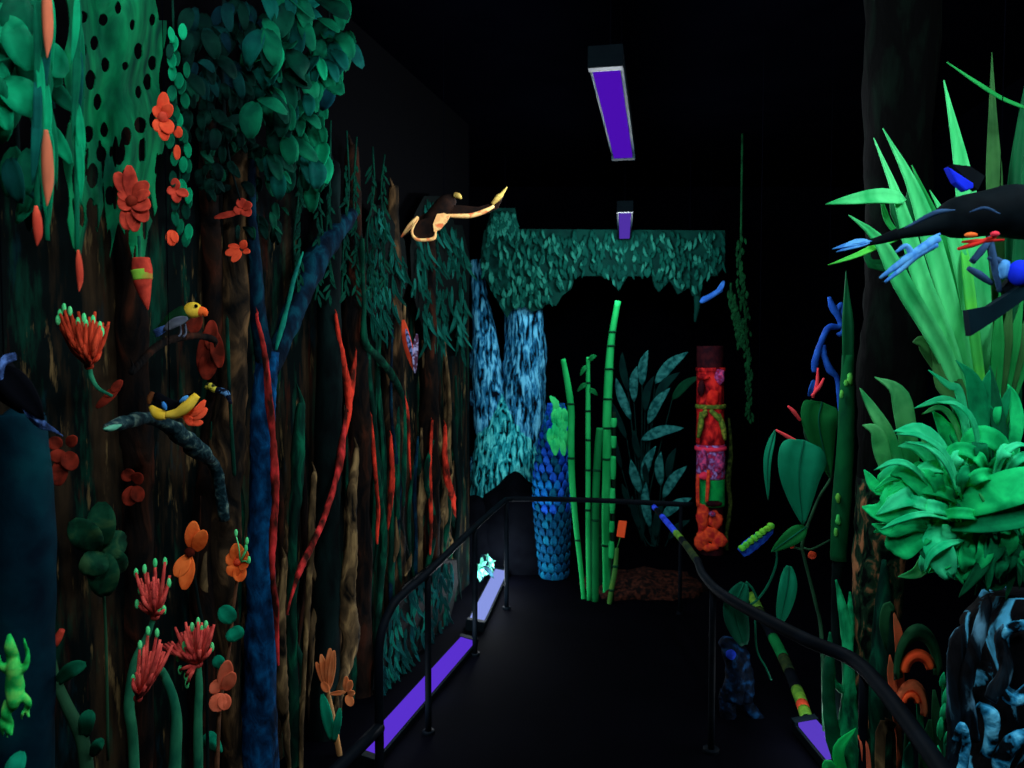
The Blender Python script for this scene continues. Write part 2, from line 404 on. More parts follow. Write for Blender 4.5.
trunk('root', 'broad pale tan root with a bulging middle above the orange lily', 'root', [(356, 455, 4), (351, 505, 8), (350, 550, 9), (347, 600, 11), (350, 640, 11), (342, 680, 8), (336, 710, 4)], .30, tan, .35, 14)
trunk('tree_trunk', 'red-brown trunk behind the red drip in the left wall', 'trunk', [(352, 170, 8), (356, 380, 13), (358, 480, 12), (360, 590, 12), (362, 780, 14)], .12, redbrown, .25, 14)
trunk('tree_trunk', 'dark brown trunk behind the butterfly', 'trunk', [(393, 205, 6), (392, 380, 12), (394, 520, 12), (398, 720, 15)], .12, brown, .25, 14)
trunk('tree_trunk', 'slim red-brown trunk beside the mossy overhang', 'trunk', [(428, 235, 6), (429, 420, 10), (430, 520, 10), (434, 680, 11)], .14, redbrown, .25, 14)
trunk('tree_trunk', 'slender mottled brown trunk behind the small parrot', 'trunk', [(206, 80, 8), (212, 280, 10), (216, 380, 9), (208, 470, 12), (200, 600, 15), (198, 960, 18)], .03, redbrown, .25, 14)
trunk('tree_trunk', 'dim brown trunk in the gap above the red brush flowers', 'trunk', [(126, 100, 10), (134, 400, 16), (138, 470, 16), (136, 560, 15), (140, 1010, 18)], .03, redbrown, .25, 14)

drips = [
 ('red drip-shaped root, longest of those ending in mid air', [(336, 318, 2), (341, 350, 4), (347, 385, 5), (349, 410, 3.5), (346, 436, 1)]),
 ('short red root lying against the longest drip-shaped root', [(356, 352, 1), (353, 375, 4), (350, 398, 4.5), (348, 412, 1)]),
 ('thin scarlet root below the bend of the green vine', [(371, 420, 2), (375, 470, 2.6), (378, 510, 2.6), (377, 540, 1.5)]),
 ('scarlet root with a blunt lower tip, right of the thin scarlet root', [(391, 440, 2), (392, 475, 3.6), (390, 505, 3.2), (388, 530, 1)]),
 ('scarlet root beginning just under the butterfly', [(401, 386, 2), (404, 400, 3.6), (408, 420, 2.6), (409, 450, 1.6), (411, 480, 1)]),
 ('long thin wavy scarlet root near the blue-edged arch', [(432, 425, 1.6), (430, 470, 2.2), (431, 520, 2.4), (430, 555, 1)]),
 ('broad scarlet root under the blue-edged arch', [(445, 430, 2.2), (445, 460, 3.8), (449, 485, 4.6), (453, 502, 4), (455, 514, 1.5)]),
]
for lb, pts in drips:
    trunk('root', lb, 'root', pts, .26, scarlet, .3, 24, 9, group='scarlet hanging roots')
trunk('vine', 'green vine bending down to the right below the mossy wall', 'vine', [(362, 245, 2.2), (364, 300, 2.2), (365, 342, 4), (378, 357, 4), (392, 375, 3.6), (402, 398, 3), (404, 440, 3), (403, 500, 2.5)], .27, greenbark, .25, 18)
trunk('vine', 'straight green vine dropping from the bend of the longer one', 'vine', [(366, 348, 3.6), (370, 390, 3.4), (375, 435, 3), (378, 480, 3), (384, 540, 3.6), (378, 620, 3), (376, 720, 3)], .24, greenbark, .25, 18)
# the many thin hanging roots in front of the far wall
for i in range(34):
    x = R.uniform(366, 458); y0 = R.uniform(300, 500); y1 = min(R.uniform(560, 720), 350 + 1270 / (YW(x) - .1))
    mm = R.choice([greenbark, greenbark, greenbark, darkbark, tan, tealblue])
    pts = [(x + R.uniform(-5, 5), y0 + (y1 - y0) * k / 4, R.uniform(1.6, 3.6) * (1 if 0 < k < 4 else .4)) for k in range(5)]
    g = G(); ltube(g, pts, R.uniform(.08, .24), 8, 0, .3, 20, 28)
    nm = {greenbark: 'green', darkbark: 'dark', tan: 'tan', tealblue: 'blue-green'}[mm]
    g.build('hanging_root', mm, label=f'thin {nm} root in the curtain of roots left of the blue forked trunk', cat='root', group=f'thin {nm} hanging roots')
for i in range(30):
    x = 200 + i * 5.4 + R.uniform(-3, 3)
    if 246 < x < 276: continue
    y0 = R.uniform(400, 560); y1 = R.uniform(690, 800)
    mm = R.choice([tan, tan, brown, brown, greenbark, redbrown])
    pts = [(x + R.uniform(-5, 5), y0 + (y1 - y0) * k / 5, R.uniform(1.8, 4.8) * (1 if 0 < k < 5 else .25)) for k in range(6)]
    g = G(); ltube(g, pts, R.uniform(.05, .11), 9, 0, .4, 20, 34)
    nm = {greenbark: 'green', brown: 'brown', tan: 'tan', redbrown: 'red-brown'}[mm]
    g.build('hanging_root', mm, label=f'knobbly {nm} root low on the wall around the blue forked trunk', cat='root', group=f'knobbly {nm} roots')
# stub leaves among the roots (short tan and teal patches)
for pts, mm, lb in (([(396, 520, 1), (397, 545, 3), (394, 562, 1)], tan, 'tan pod among the roots, the upper one'),
                    ([(411, 556, 1), (408, 566, 3.2), (405, 576, 1)], tan, 'tan pod among the roots, the lower one')):
    trunk('pod', lb, 'pod', pts, .3, mm, .1, 20, 8)

# mossy leaf-stroke growth over the far end of the left wall
moss = [mat('moss_dark', (3, 38, 34), (4, 52, 44), scale=8), mat('moss_mid', (8, 74, 62), (5, 58, 50), scale=8), mat('moss_pale', (36, 118, 100), (22, 96, 82), scale=8)]
def strokes(name, label, outline_rows, Yf, thick, board=True, n=160, ln=(10, 18), group=None, seed=1, base=moss, dim=0):
    """hanging board of foliage with painted-on leaves: rows = [(py, px left, px right)]"""
    rr = random.Random(seed)
    pts = [P(l, y, Yf(l)) for y, l, r in outline_rows] + [P(r, y, Yf(r)) for y, l, r in reversed(outline_rows)]
    c = sum(pts, V()) / len(pts)
    t = thing(name, label, 'foliage', V((c.x, c.y, min(p.z for p in pts))), group)
    g = G(); g.cut(pts, V((0, thick, 0)), 0); g.build('backing', base[0], t, smooth=False)
    g = G()
    for k in range(n):
        y = rr.uniform(outline_rows[0][0] + 3, outline_rows[-1][0] - 6)
        for a, b in zip(outline_rows, outline_rows[1:]):
            if a[0] <= y <= b[0]:
                u = (y - a[0]) / (b[0] - a[0] + 1e-6); l = a[1] + (b[1] - a[1]) * u; r_ = a[2] + (b[2] - a[2]) * u; break
        if r_ - l < 4: continue
        x = rr.uniform(l + 2, r_ - 2); s = rr.uniform(*ln); dx = rr.uniform(-.35, .5) * s
        Y = Yf(x) - .015 - rr.uniform(0, .02)
        y2 = y + s
        g.leaf([P(x, y, Y), P(x + dx * .2, y + s * .5, Y - .015), P(x + dx, y2, Y - .005)], px(rr.uniform(2.2, 4), Y), (rr.uniform(-.4, .4), -1, rr.uniform(0, .5)), m=rr.choice([0, 0, 1]) if not dim else 0, n=5, shape='oval', cup=.3)
    g.build('leaf_strokes', base[1:], t, solid=.002)
    return t
YL = lambda x: YW(x) - .18
ML = [mat('moss_black', (.6, 5, 5), (1, 9, 8), scale=8), mat('moss_dim', (8, 74, 62), (5, 54, 46), scale=8), mat('moss_teal', (26, 112, 98), (14, 86, 76), scale=8)]
for lb, rows, n_, sd in (('teal mossy curtain with long leaf strokes under the flying bird', [(196, 424, 440), (215, 414, 452), (250, 410, 460), (290, 412, 456), (320, 420, 448), (345, 428, 440)], 110, 3),
                     ('narrow mossy strand between the wide mossy curtain and the blue forked trunk', [(225, 452, 462), (260, 450, 470), (310, 454, 468), (350, 458, 465)], 40, 4),
                     ('dim mossy curtain left of the flying bird', [(205, 372, 384), (240, 364, 404), (280, 360, 408), (310, 366, 398), (330, 376, 386)], 90, 5)):
    strokes('mossy_foliage', lb, rows, YL, .03, n=n_, ln=(12, 30), seed=sd, base=ML)
YU = lambda x: YW(x) - .34
strokes('low_foliage', 'dim teal foliage of upright strokes low behind the left handrail', [(560, 436, 456), (585, 404, 458), (620, 384, 450), (655, 376, 424), (690, 372, 396)], YU, .03, n=170, ln=(12, 26), seed=6,
        base=[mat('low_black', (.6, 2, 3), (1, 4, 5), scale=8), mat('low_dim', (5, 58, 54), (4, 40, 44), scale=8), mat('low_teal', (8, 88, 74), (6, 62, 66), scale=8)])

# ================================================================ LEFT: hanging foliage at the top
leafpal = [mat('leaf_deep', (2, 58, 42), (1, 34, 28), scale=12), mat('leaf_mid', (4, 100, 66), (2, 70, 50), scale=12), mat('leaf_bright', (8, 150, 98), (4, 112, 76), scale=12), mat('leaf_teal', (4, 82, 70), (3, 58, 54), scale=12), mat('leaf_blue', (4, 56, 66), (3, 36, 46), scale=12)]
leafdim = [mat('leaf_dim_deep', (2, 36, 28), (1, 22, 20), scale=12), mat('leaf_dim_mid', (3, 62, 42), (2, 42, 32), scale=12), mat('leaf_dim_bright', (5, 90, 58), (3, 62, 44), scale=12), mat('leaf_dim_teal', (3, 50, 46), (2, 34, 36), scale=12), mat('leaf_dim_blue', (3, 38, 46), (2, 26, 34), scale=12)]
def foliage(name, label, spots, stems, cat='foliage', pal=None):
    """hanging spray: spots = [(px, py, spread x, spread y, count, leaf length px, width ratio, palette list, off lo, off hi)], stems = [[(px, py, r)...]]"""
    t = thing(name, label, cat, L(stems[0][0][0], stems[0][-1][1], .25))
    g = G()
    for st in stems:
        top = L(st[0][0], st[0][1], .28)
        q = [V((top.x, top.y, CEIL))] + [L(a, b, .28) for a, b, r in st]
        g.tube(q, [.008] + [px(r, 2.3) for a, b, r in st], 8)
    g.build('stem', darkbark, t)
    g = G()
    for x, y, sx, sy, n, ll, wr, pick, o0, o1 in spots:
        for k in range(n):
            a = x + R.uniform(-sx, sx); b = y + R.uniform(-sy, sy); l = ll * R.uniform(.7, 1.25)
            off = R.uniform(o0, o1); Y = YW(a) - off; an = math.radians(R.gauss(8, 26))
            ex, ey = a + math.sin(an) * l, b + math.cos(an) * l
            g.leaf([P(a, b, Y), P((a + ex) / 2 + R.uniform(-2, 2), (b + ey) / 2 - 2, Y - px(l * .3, Y)), P(ex, ey, Y - px(l * R.uniform(-.1, .4), Y))],
                   px(l * wr * R.uniform(.8, 1.2), Y), (R.uniform(-.1, .9), -1, R.uniform(-.1, .9)), m=R.choice(pick), n=7, shape='oval', cup=R.uniform(.1, .35))
    g.build('leaves', pal or leafpal, t, solid=.002)
    return t
foliage('hanging_foliage', 'drooping spray of large teal leaves hanging over the left wall at the ceiling', [
    (300, 20, 40, 30, 46, 32, .5, [0, 1, 1, 3], .2, .6), (285, 75, 34, 30, 40, 30, .5, [0, 1, 1, 3], .2, .5), (322, 70, 16, 26, 12, 28, .55, [1, 2, 4, 3], .35, .6),
    (295, 120, 26, 24, 26, 28, .5, [1, 1, 0, 3], .2, .5), (318, 150, 14, 14, 7, 26, .6, [2, 1, 3], .35, .55), (290, 165, 24, 18, 20, 24, .45, [0, 1, 3], .2, .45),
    (345, 45, 10, 16, 9, 34, .5, [1, 3, 2], .35, .6), (270, 30, 10, 20, 8, 32, .5, [2, 1], .4, .6)],
    [[(300, -40, 2), (296, 40, 2), (300, 120, 1.5), (302, 175, 1)], [(330, -40, 2), (330, 30, 1.6), (345, 60, 1)]])
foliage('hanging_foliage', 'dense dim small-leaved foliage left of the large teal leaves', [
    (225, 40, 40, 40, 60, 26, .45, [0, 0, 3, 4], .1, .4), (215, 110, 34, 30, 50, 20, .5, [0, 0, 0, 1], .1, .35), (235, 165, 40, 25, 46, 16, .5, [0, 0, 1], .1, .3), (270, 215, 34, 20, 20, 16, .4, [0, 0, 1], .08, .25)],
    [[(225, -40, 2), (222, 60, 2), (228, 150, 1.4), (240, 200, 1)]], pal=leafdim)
foliage('hanging_foliage', 'pale green broad leaves in the top left corner', [
    (14, 20, 26, 34, 26, 46, .55, [1, 2, 2], .25, .45), (6, 80, 16, 24, 10, 40, .6, [2, 1], .35, .45), (30, 70, 12, 50, 14, 50, .3, [1, 2, 3], .25, .42), (16, 165, 14, 20, 7, 40, .4, [3, 1], .25, .45), (34, 170, 6, 30, 6, 44, .3, [3, 1, 4], .25, .4)],
    [[(12, -60, 2.5), (14, 40, 2), (18, 150, 1.5), (26, 200, 1)]])

# streamers with long pods
podm = mat('orange_pod', (150, 84, 58), (196, 104, 72), scale=20, stretch=(1, 1, .3)); podr = mat('red_pod', (170, 56, 40), (206, 78, 54), scale=20)
stm = [leafpal[1], leafpal[3], leafpal[2]]
for lb, x0, ys, pods in (
    ('green streamer with two long faded orange pods in the top left corner', 47, 240, [(47, -20, 58, 9, podm), (47, 130, 206, 10, podm)]),
    ('short green streamer tipped with a pointed red pod at the left edge', 37, 212, [(37, 206, 246, 8, podr)]),
    ('thin green streamer ending in a narrow red pod', 77, 250, [(79, 250, 292, 6, podr)])):
    t = thing('hanging_streamer', lb, 'streamer', L(x0, ys, .6), 'green streamers with pods')
    g = G(); top = L(x0, -40, .58)
    g.tube([V((top.x, top.y, CEIL)), top, L(x0, ys * .5, .58), L(x0, ys, .58)], .004, 8, m=0)
    for k in range(7):
        a = x0 + R.uniform(-8, 10); y = R.uniform(-20, ys * .6)
        g.leaf([L(x0, y, .58), L((a + x0) / 2 + 2, y + 40, .60), L(a, min(y + R.uniform(70, 120), ys + 8), .58)], px(R.uniform(5, 8), 1.7), (.4, -1, .1), m=R.choice([0, 1, 2]), n=9)
    g.build('streamer', stm, t, solid=.0015)
    for px_, y0, y1, wd, mm in pods:
        g = G(); Y = YW(px_) - .63
        g.tube([P(px_ - 1, y0, Y), P(px_, y0 + (y1 - y0) * .3, Y), P(px_ + 1, y0 + (y1 - y0) * .7, Y), P(px_, y1, Y)], [px(wd * .18, Y), px(wd * .5, Y), px(wd * .48, Y), px(wd * .05, Y)], 10, n=20)
        g.build('pod', mm, t)

# perforated leaf curtain
def leaf_curtain():
    rr = random.Random(5)
    holes = [(83, 17, 4.5, 6), (103, 20, 4.5, 6), (94, 43, 4, 7), (82, 50, 4.5, 7), (138, 51, 4, 8), (152, 63, 4, 7), (105, 65, 4, 7), (90, 80, 5, 10), (125, 66, 3, 4), (147, 82, 4, 8),
             (79, 98, 5, 9), (97, 102, 4, 8), (138, 92, 3, 6), (76, 128, 4, 9), (88, 134, 5, 8), (104, 130, 4, 7), (126, 136, 5, 9), (140, 125, 6, 8), (82, 148, 4, 8), (101, 154, 5, 8), (119, 156, 4, 9),
             (92, 176, 6, 12), (76, 180, 4, 16), (110, 196, 5, 9), (160, 168, 4, 14), (152, 20, 3, 6), (118, 8, 3, 6), (90, 210, 4, 12), (140, 200, 5, 10), (124, 178, 3, 8), (152, 120, 3, 8), (68, 110, 3, 14), (132, 25, 2.5, 5)]
    lobes = [(62, 200), (72, 250), (80, 262), (90, 210), (97, 236), (104, 205), (110, 262), (118, 226), (128, 245), (140, 292), (148, 235), (156, 215), (162, 190), (170, 150)]
    def ymax(x):
        for (a, ya), (b, yb) in zip(lobes, lobes[1:]):
            if a <= x <= b:
                u = (x - a) / (b - a); return ya + (yb - ya) * u
        return 150
    g = G(); nx, ny = 190, 540; x0, x1, y0, y1 = 63, 169, -40, 292
    idx = {}
    def vid(i, j):
        if (i, j) not in idx:
            x = x0 + (x1 - x0) * i / nx; y = y0 + (y1 - y0) * j / ny
            off = .32 + .03 * math.sin(x * .11) + .025 * math.sin(y * .05 + x * .05) + .02 * noise.noise(V((x * .06, y * .03, 0)))
            idx[(i, j)] = len(g.v); g.v.append(L(x, y, off))
        return idx[(i, j)]
    for i in range(nx):
        for j in range(ny):
            x = x0 + (x1 - x0) * (i + .5) / nx; y = y0 + (y1 - y0) * (j + .5) / ny
            jit = 1 + .25 * noise.noise(V((x * .2, y * .2, 3)))
            edge_l = 66 + 3 * math.sin(y * .07); edge_r = 163 - (8 if y < 20 else 0) + 4 * math.sin(y * .06) - max(0, (y - 120) * .06)
            if not (edge_l < x < edge_r): continue
            if y > ymax(x) - 3: continue
            if any(((x - a) / (rx * 1.0)) ** 2 + ((y - b) / ry) ** 2 < jit for a, b, rx, ry in holes): continue
            # extra torn slits low down
            if y > 130 and noise.noise(V((x * .17, y * .03, 9))) > .30 - (y - 130) * .0006: continue
            g.f.append((vid(i, j), vid(i + 1, j), vid(i + 1, j + 1), vid(i, j + 1))); g.m.append(0)
    o = g.build('leaf_curtain', mat('leaf_curtain', (2, 52, 38), (6, 122, 72), (3, 88, 54), scale=8, stretch=(2.2, 2.2, .6), lo=.32, hi=.68, detail=6),
                label='big green leaf curtain full of dark holes hanging at the upper left', cat='foliage', solid=.003, relax=8)
    return o
leaf_curtain()

# small-leaved vine hanging on the right of the leaf curtain
t = thing('hanging_vine', 'hanging vine of small bright green leaves right of the leaf curtain', 'vine', L(182, 245, .42))
g = G(); top = L(172, -30, .42)
g.tube([V((top.x, top.y, CEIL)), top, L(175, 80, .42), L(180, 170, .42), L(176, 240, .42)], .003, 8); g.build('stem', greenbark, t)
g = G()
for k in range(34):
    y = 22 + k * 6.3 + R.uniform(-3, 3); x = 174 + R.uniform(-6, 12) + y * .02
    g.leaf([L(x, y, .44), L(x + R.uniform(-3, 3), y + 16, .46)], px(R.uniform(6, 9), 2.1), (.3, -1, R.uniform(0, .6)), m=R.choice([1, 1, 2, 0]), n=6, shape='oval')
g.build('leaves', leafpal, t, solid=.002)
# stringy dim moss stems behind, between canopy and roots
for i, x in enumerate((346, 356, 372, 330, 318, 384, 300)):
    g = G(); Y0 = .22; top = L(x, 60, Y0)
    pts = [V((top.x, top.y, 2.6)), L(x + R.uniform(-3, 3), 190, Y0), L(x + R.uniform(-6, 6), 240, Y0), L(x + R.uniform(-8, 8), 300, Y0)]
    g.tube(pts, .004, 7)
    for k in range(26):
        y = 165 + k * 5.2; g.leaf([L(x, y, Y0), L(x + R.uniform(-7, 7), y + R.uniform(6, 14), Y0 + .03)], px(3.2, 3), (.4, -1, .3), n=4, shape='oval')
    g.build('moss_strand', leafpal[0], label='thin dim strand of green moss behind the large teal leaves', cat='moss', group='green moss strands', solid=.0012)

# ================================================================ LEFT: flowers
stemg = mat('stem_green', (14, 84, 62), (46, 132, 92), scale=18, stretch=(1, 1, .4), detail=6); stemd = mat('stem_dim', (24, 58, 40), (40, 84, 56), scale=14, stretch=(1, 1, .5))
stemb = mat('stem_brown', (84, 58, 40), (112, 74, 52), scale=18)
fil = mat('filament_red', (178, 58, 54), (232, 92, 80), scale=30); fil2 = mat('filament_orange_red', (150, 44, 26), (206, 70, 42), scale=30)
tipg = mat('tip_green', (70, 220, 130), (110, 240, 150), scale=30)
orange = mat('petal_orange', (222, 88, 34), (252, 124, 56), scale=22); salmon = mat('petal_salmon', (206, 92, 62), (236, 116, 82), scale=20)
redpet = mat('petal_red', (132, 38, 30), (205, 70, 50), scale=26, lo=.34, hi=.64); leaft = mat('leaf_round_teal', (4, 112, 84), (6, 136, 100), scale=10)
redor = mat('petal_red_orange', (206, 62, 38), (228, 84, 50), scale=18)

def brush(label, base, heads, tips, off, m, stem, stem_r, tipsz=(2.2, 5), extra=None):
    """brush flower: filaments from base to every head point, green tips where tips says"""
    t = thing('brush_flower', label, 'flower', L(stem[-1][0], stem[-1][1], off), None)
    Y = YW(base[0]) - off
    g = G()
    for x, y in heads + tips:
        k = R.uniform(-.05, .05)
        g.tube([P(base[0] + R.uniform(-2, 2), base[1], Y), P((base[0] + x) / 2 + R.uniform(-1, 1) + (x - base[0]) * .12, (base[1] + y) / 2, Y + k - .02), P(x, y, Y + k)], [px(1.4, Y), px(2.0, Y), px(1.3, Y)], 7, n=8)
    g.blob(P(base[0], base[1], Y), (px(4.5, Y),) * 3)
    g.build('filaments', m, t)
    for x, y in tips:
        g = G(); g.blob(P(x, y, Y - .03), (px(tipsz[0], Y), px(tipsz[0], Y), px(tipsz[1], Y)), seg=8, rings=6); g.build('tip', tipg, t)
    g = G(); g.tube([P(a, b, Y) for a, b in stem], [px(r, Y) for r in stem_r], 10, n=30, bump=.12, bs=20); g.build('stem', stemg, t)
    return t
def fan(cx, cy, r0, r1, a0, a1, n):
    return [(cx + math.sin(math.radians(a)) * r, cy - math.cos(math.radians(a)) * r) for a in [a0 + (a1 - a0) * (i + R.uniform(-.3, .3)) / max(1, n - 1) for i in range(n)] for r in [R.uniform(r0, r1)]]
brush('upper red brush flower with green tips, leftmost of the lower left group', (155, 616),
      fan(155, 616, 24, 46, -32, 22, 26) + fan(155, 616, 12, 26, -50, 30, 10), [(136, 573), (144.5, 569), (155, 563), (165, 562), (137, 604), (140, 590), (153, 597), (159, 609), (164, 610), (169, 583)], .42, fil,
      [(155, 612), (148, 634), (134, 664), (129, 705), (133, 740), (136, 830)], [2, 3, 4, 5, 5, 6])
brush('lower red brush flower leaning to the right with few green tips', (138, 698),
      fan(138, 698, 30, 64, 4, 34, 24) + fan(138, 698, 14, 30, -10, 40, 10), [(140, 645), (148, 631), (157, 633), (133, 679)], .50, fil,
      [(143, 676), (158, 668), (170, 688), (176, 712), (176, 740), (172, 830)], [2, 4, 4.5, 5, 6, 7])
brush('round red brush flower with many green tips on a straight stem', (198, 664),
      fan(198, 662, 24, 42, -68, 24, 30) + fan(198, 662, 10, 24, -80, 30, 14),
      [(178, 657), (180, 670), (186, 650), (187, 640), (192, 627), (198, 622), (202, 630), (206, 625), (212, 647), (204, 634), (196, 640), (190, 646), (194, 652), (210, 637), (184, 646), (186, 676), (187, 684)], .45, fil,
      [(198, 664), (199, 690), (198, 720), (199, 830)], [3, 4, 4.5, 5])
brush('wide red brush flower with pale green tips at the upper left', (89, 366),
      fan(89, 370, 40, 60, -36, 24, 34) + fan(88, 368, 26, 44, -34, 30, 24) + fan(89, 372, 14, 30, -30, 30, 10), [(60, 314), (64, 308), (70, 311), (78, 322), (84, 318), (86, 324), (93, 320), (100, 326), (102, 332), (58, 320)], .30, fil2,
      [(89, 366), (91, 376), (98, 388), (112, 396)], [3, 2.5, 2, 1.5])

def bloom(name, label, petals, off, m, stem=None, sm=None, center=None, cm=None, tips=None, leaves=None, shape='oval', tipm=None):
    """petals = [(x0, y0, x1, y1, width px, how far the tip comes forward px)]"""
    x, y = petals[0][0], petals[0][1]
    t = thing(name, label, 'flower', L(stem[-1][0] if stem else x, stem[-1][1] if stem else y, off))
    Y = YW(x) - off
    for a, b, c, d, w_, fw in petals:
        g = G(); g.leaf([P(a, b, Y), P((a + c) / 2, (b + d) / 2, Y - px(fw * .7, Y)), P(c, d, Y - px(fw, Y))], px(w_, Y), (.35, -1, .25), n=10, shape=shape, cup=.25)
        g.build('petal', m, t, solid=.004, sub=1)
    if center:
        g = G(); g.blob(P(center[0], center[1], Y - .01), (px(center[2], Y),) * 3, bump=.2, bs=60); g.build('flower_center', cm, t)
    if tips:
        for a, b in tips:
            g = G(); g.tube([P(center[0] + 2, center[1], Y - .01), P((a + center[0] + 4) / 2, (b + center[1]) / 2, Y - .03), P(a, b + 3, Y - .03)], px(.7, Y), 6, n=6); g.blob(P(a, b, Y - .03), (px(1.8, Y), px(1.8, Y), px(4, Y)), seg=8, rings=6); g.build('stamen', tipm or tipg, t)
    if stem:
        g = G(); g.tube([P(a, b, Y + .012) for a, b, r in stem], [px(r, Y) for a, b, r in stem], 8, n=30, bump=.1, bs=20); g.build('stem', sm or stemb, t)
    for a, b, c, d, w_ in leaves or []:
        g = G(); g.leaf([P(a, b, Y), P((a + c) / 2, (b + d) / 2, Y - .02), P(c, d, Y - .01)], px(w_, Y), (.4, -1, .2), n=9, shape='oval'); g.build('leaf', leaft, t, solid=.003)
    return t
bloom('orange_blossom', 'bright orange four-petalled blossom above the round brush flower',
      [(191, 548, 194, 521, 15, 6), (195, 551, 205, 530, 15, 8), (188, 555, 176, 577, 15, 8), (190, 556, 184, 590, 15, 6)], .40, orange, center=(190, 552, 5), cm=dullred,
      stem=[(190, 556, 2), (198, 600, 1.6), (206, 660, 1.6), (208, 820, 2)], sm=darkbark)
bloom('orange_blossom', 'orange blossom with green stamens at the top of the leafy climbing stem',
      [(238, 562, 236, 543, 15, 8), (236, 562, 227, 555, 14, 9), (237, 563, 230, 576, 15, 8), (240, 563, 248, 566, 14, 9), (239, 564, 240, 582, 14, 7), (240, 562, 246, 550, 12, 6)], .42, orange, center=(238, 562, 4), cm=redor,
      tips=[(236, 533), (247, 541), (246, 548), (249, 560)], stem=[(238, 575, 1.5), (233, 610, 1.8), (229, 650, 1.8), (220, 706, 2), (217, 745, 2.2), (214, 830, 2.4)],
      leaves=[(233, 622, 221, 607, 17), (232, 628, 238, 640, 18), (218, 738, 208, 748, 26), (221, 668, 216, 656, 12)])
bloom('salmon_blossom', 'salmon pink blossom lower on the leafy climbing stem',
      [(223, 690, 228, 660, 16, 7), (221, 690, 212, 682, 17, 8), (220, 693, 216, 712, 18, 8), (224, 690, 234, 672, 14, 6), (223, 694, 226, 710, 14, 6)], .46, salmon, stem=[(222, 694, 2), (219, 720, 2), (216, 830, 2)])
bloom('ragged_flower', 'large ragged red flower on the big leaf curtain', [
      (132, 200, 129, 165, 14, 5), (130, 198, 116, 172, 15, 6), (134, 198, 148, 182, 15, 6), (132, 202, 118, 206, 17, 7), (134, 202, 150, 208, 18, 7), (132, 204, 126, 230, 17, 5), (135, 204, 146, 222, 16, 6), (132, 206, 135, 232, 14, 4), (133, 200, 150, 192, 12, 6), (131, 200, 118, 192, 12, 6)], .40, redpet, center=(132, 201, 6), cm=dullred)
bloom('ragged_flower', 'red flower with upright lobes beside the hanging vine', [
      (163, 118, 164, 92, 12, 5), (162, 118, 155, 106, 12, 6), (164, 118, 171, 104, 12, 6), (163, 119, 157, 132, 14, 6), (164, 119, 170, 134, 14, 6), (163, 120, 165, 141, 12, 5)], .46, redor, center=(163, 117, 5), cm=redpet)
bloom('ragged_flower', 'small red flower low on the hanging vine', [
      (176, 190, 175, 178, 9, 4), (176, 190, 167, 192, 10, 4), (176, 190, 177, 203, 10, 4), (177, 190, 188, 196, 10, 4)], .46, redpet)
bloom('bud', 'pair of small red buds halfway down the hanging vine', [(178, 138, 178, 126, 9, 3), (177, 145, 177, 160, 7, 3)], .46, redor)
bloom('bud', 'single orange bud at the bottom of the hanging vine', [(171, 230, 172, 246, 11, 3), (173, 231, 176, 243, 8, 3)], .46, redor)
bloom('red_flower', 'small bright red flower under the dim foliage', [(243, 208, 240, 198, 11, 4), (243, 208, 252, 204, 10, 4), (243, 209, 250, 216, 11, 4), (242, 209, 234, 212, 10, 4), (240, 212, 214, 218, 7, 3)], .28, redpet)
bloom('orange_flower', 'orange flower with three splayed petals above the small parrot', [(240, 250, 225, 254, 9, 5), (241, 251, 232, 262, 8, 5), (242, 249, 245, 240, 8, 4), (243, 251, 250, 252, 7, 4), (240, 247, 228, 246, 6, 3)], .30, redor)
bloom('red_flower', 'dim red drooping flower beneath the dark bird with blue tail', [(60, 448, 50, 438, 14, 5), (62, 450, 54, 462, 15, 6), (66, 452, 74, 470, 17, 5), (62, 458, 58, 486, 16, 5), (68, 446, 76, 436, 12, 4)], .22, dullred)
bloom('red_flower', 'dull red hanging flower right of the small parrot', [(212, 320, 210, 350, 14, 5), (208, 328, 200, 372, 13, 5), (214, 330, 220, 368, 14, 5), (196, 310, 193, 334, 16, 5), (210, 350, 206, 380, 18, 4)], .24, dullred)
bloom('red_flower', 'dim red flower low on the wall above the orange blossoms', [(132, 480, 124, 470, 14, 4), (134, 482, 142, 474, 14, 4), (133, 486, 128, 506, 16, 4), (135, 486, 140, 502, 14, 4)], .16, dullred)
bloom('red_flower', 'narrow dim red flower left of the speckled branch', [(118, 390, 96, 408, 9, 4), (120, 388, 104, 396, 8, 4), (122, 380, 112, 392, 9, 4)], .25, dullred)
bloom('orange_lily', 'pale orange lily with finger-like petals by the near end of the left handrail', [
      (328, 690, 316, 662, 7, 5), (327, 688, 321, 654, 8, 6), (328, 688, 330, 648, 9, 5), (329, 690, 334, 650, 8, 4), (346, 692, 346, 676, 7, 5), (347, 692, 351, 680, 8, 5), (348, 694, 355, 692, 7, 4), (347, 695, 352, 706, 9, 4), (330, 694, 346, 692, 5, 2), (328, 692, 322, 682, 8, 4)], .38,
      mat('petal_pale_orange', (220, 116, 64), (240, 150, 92), scale=16), stem=[(328, 690, 2), (331, 712, 3.6), (336, 735, 3.2), (342, 770, 3)], sm=mat('stem_tan', (170, 120, 70), (130, 100, 64), scale=14), leaves=[(332, 740, 322, 694, 11), (334, 742, 340, 708, 8)])
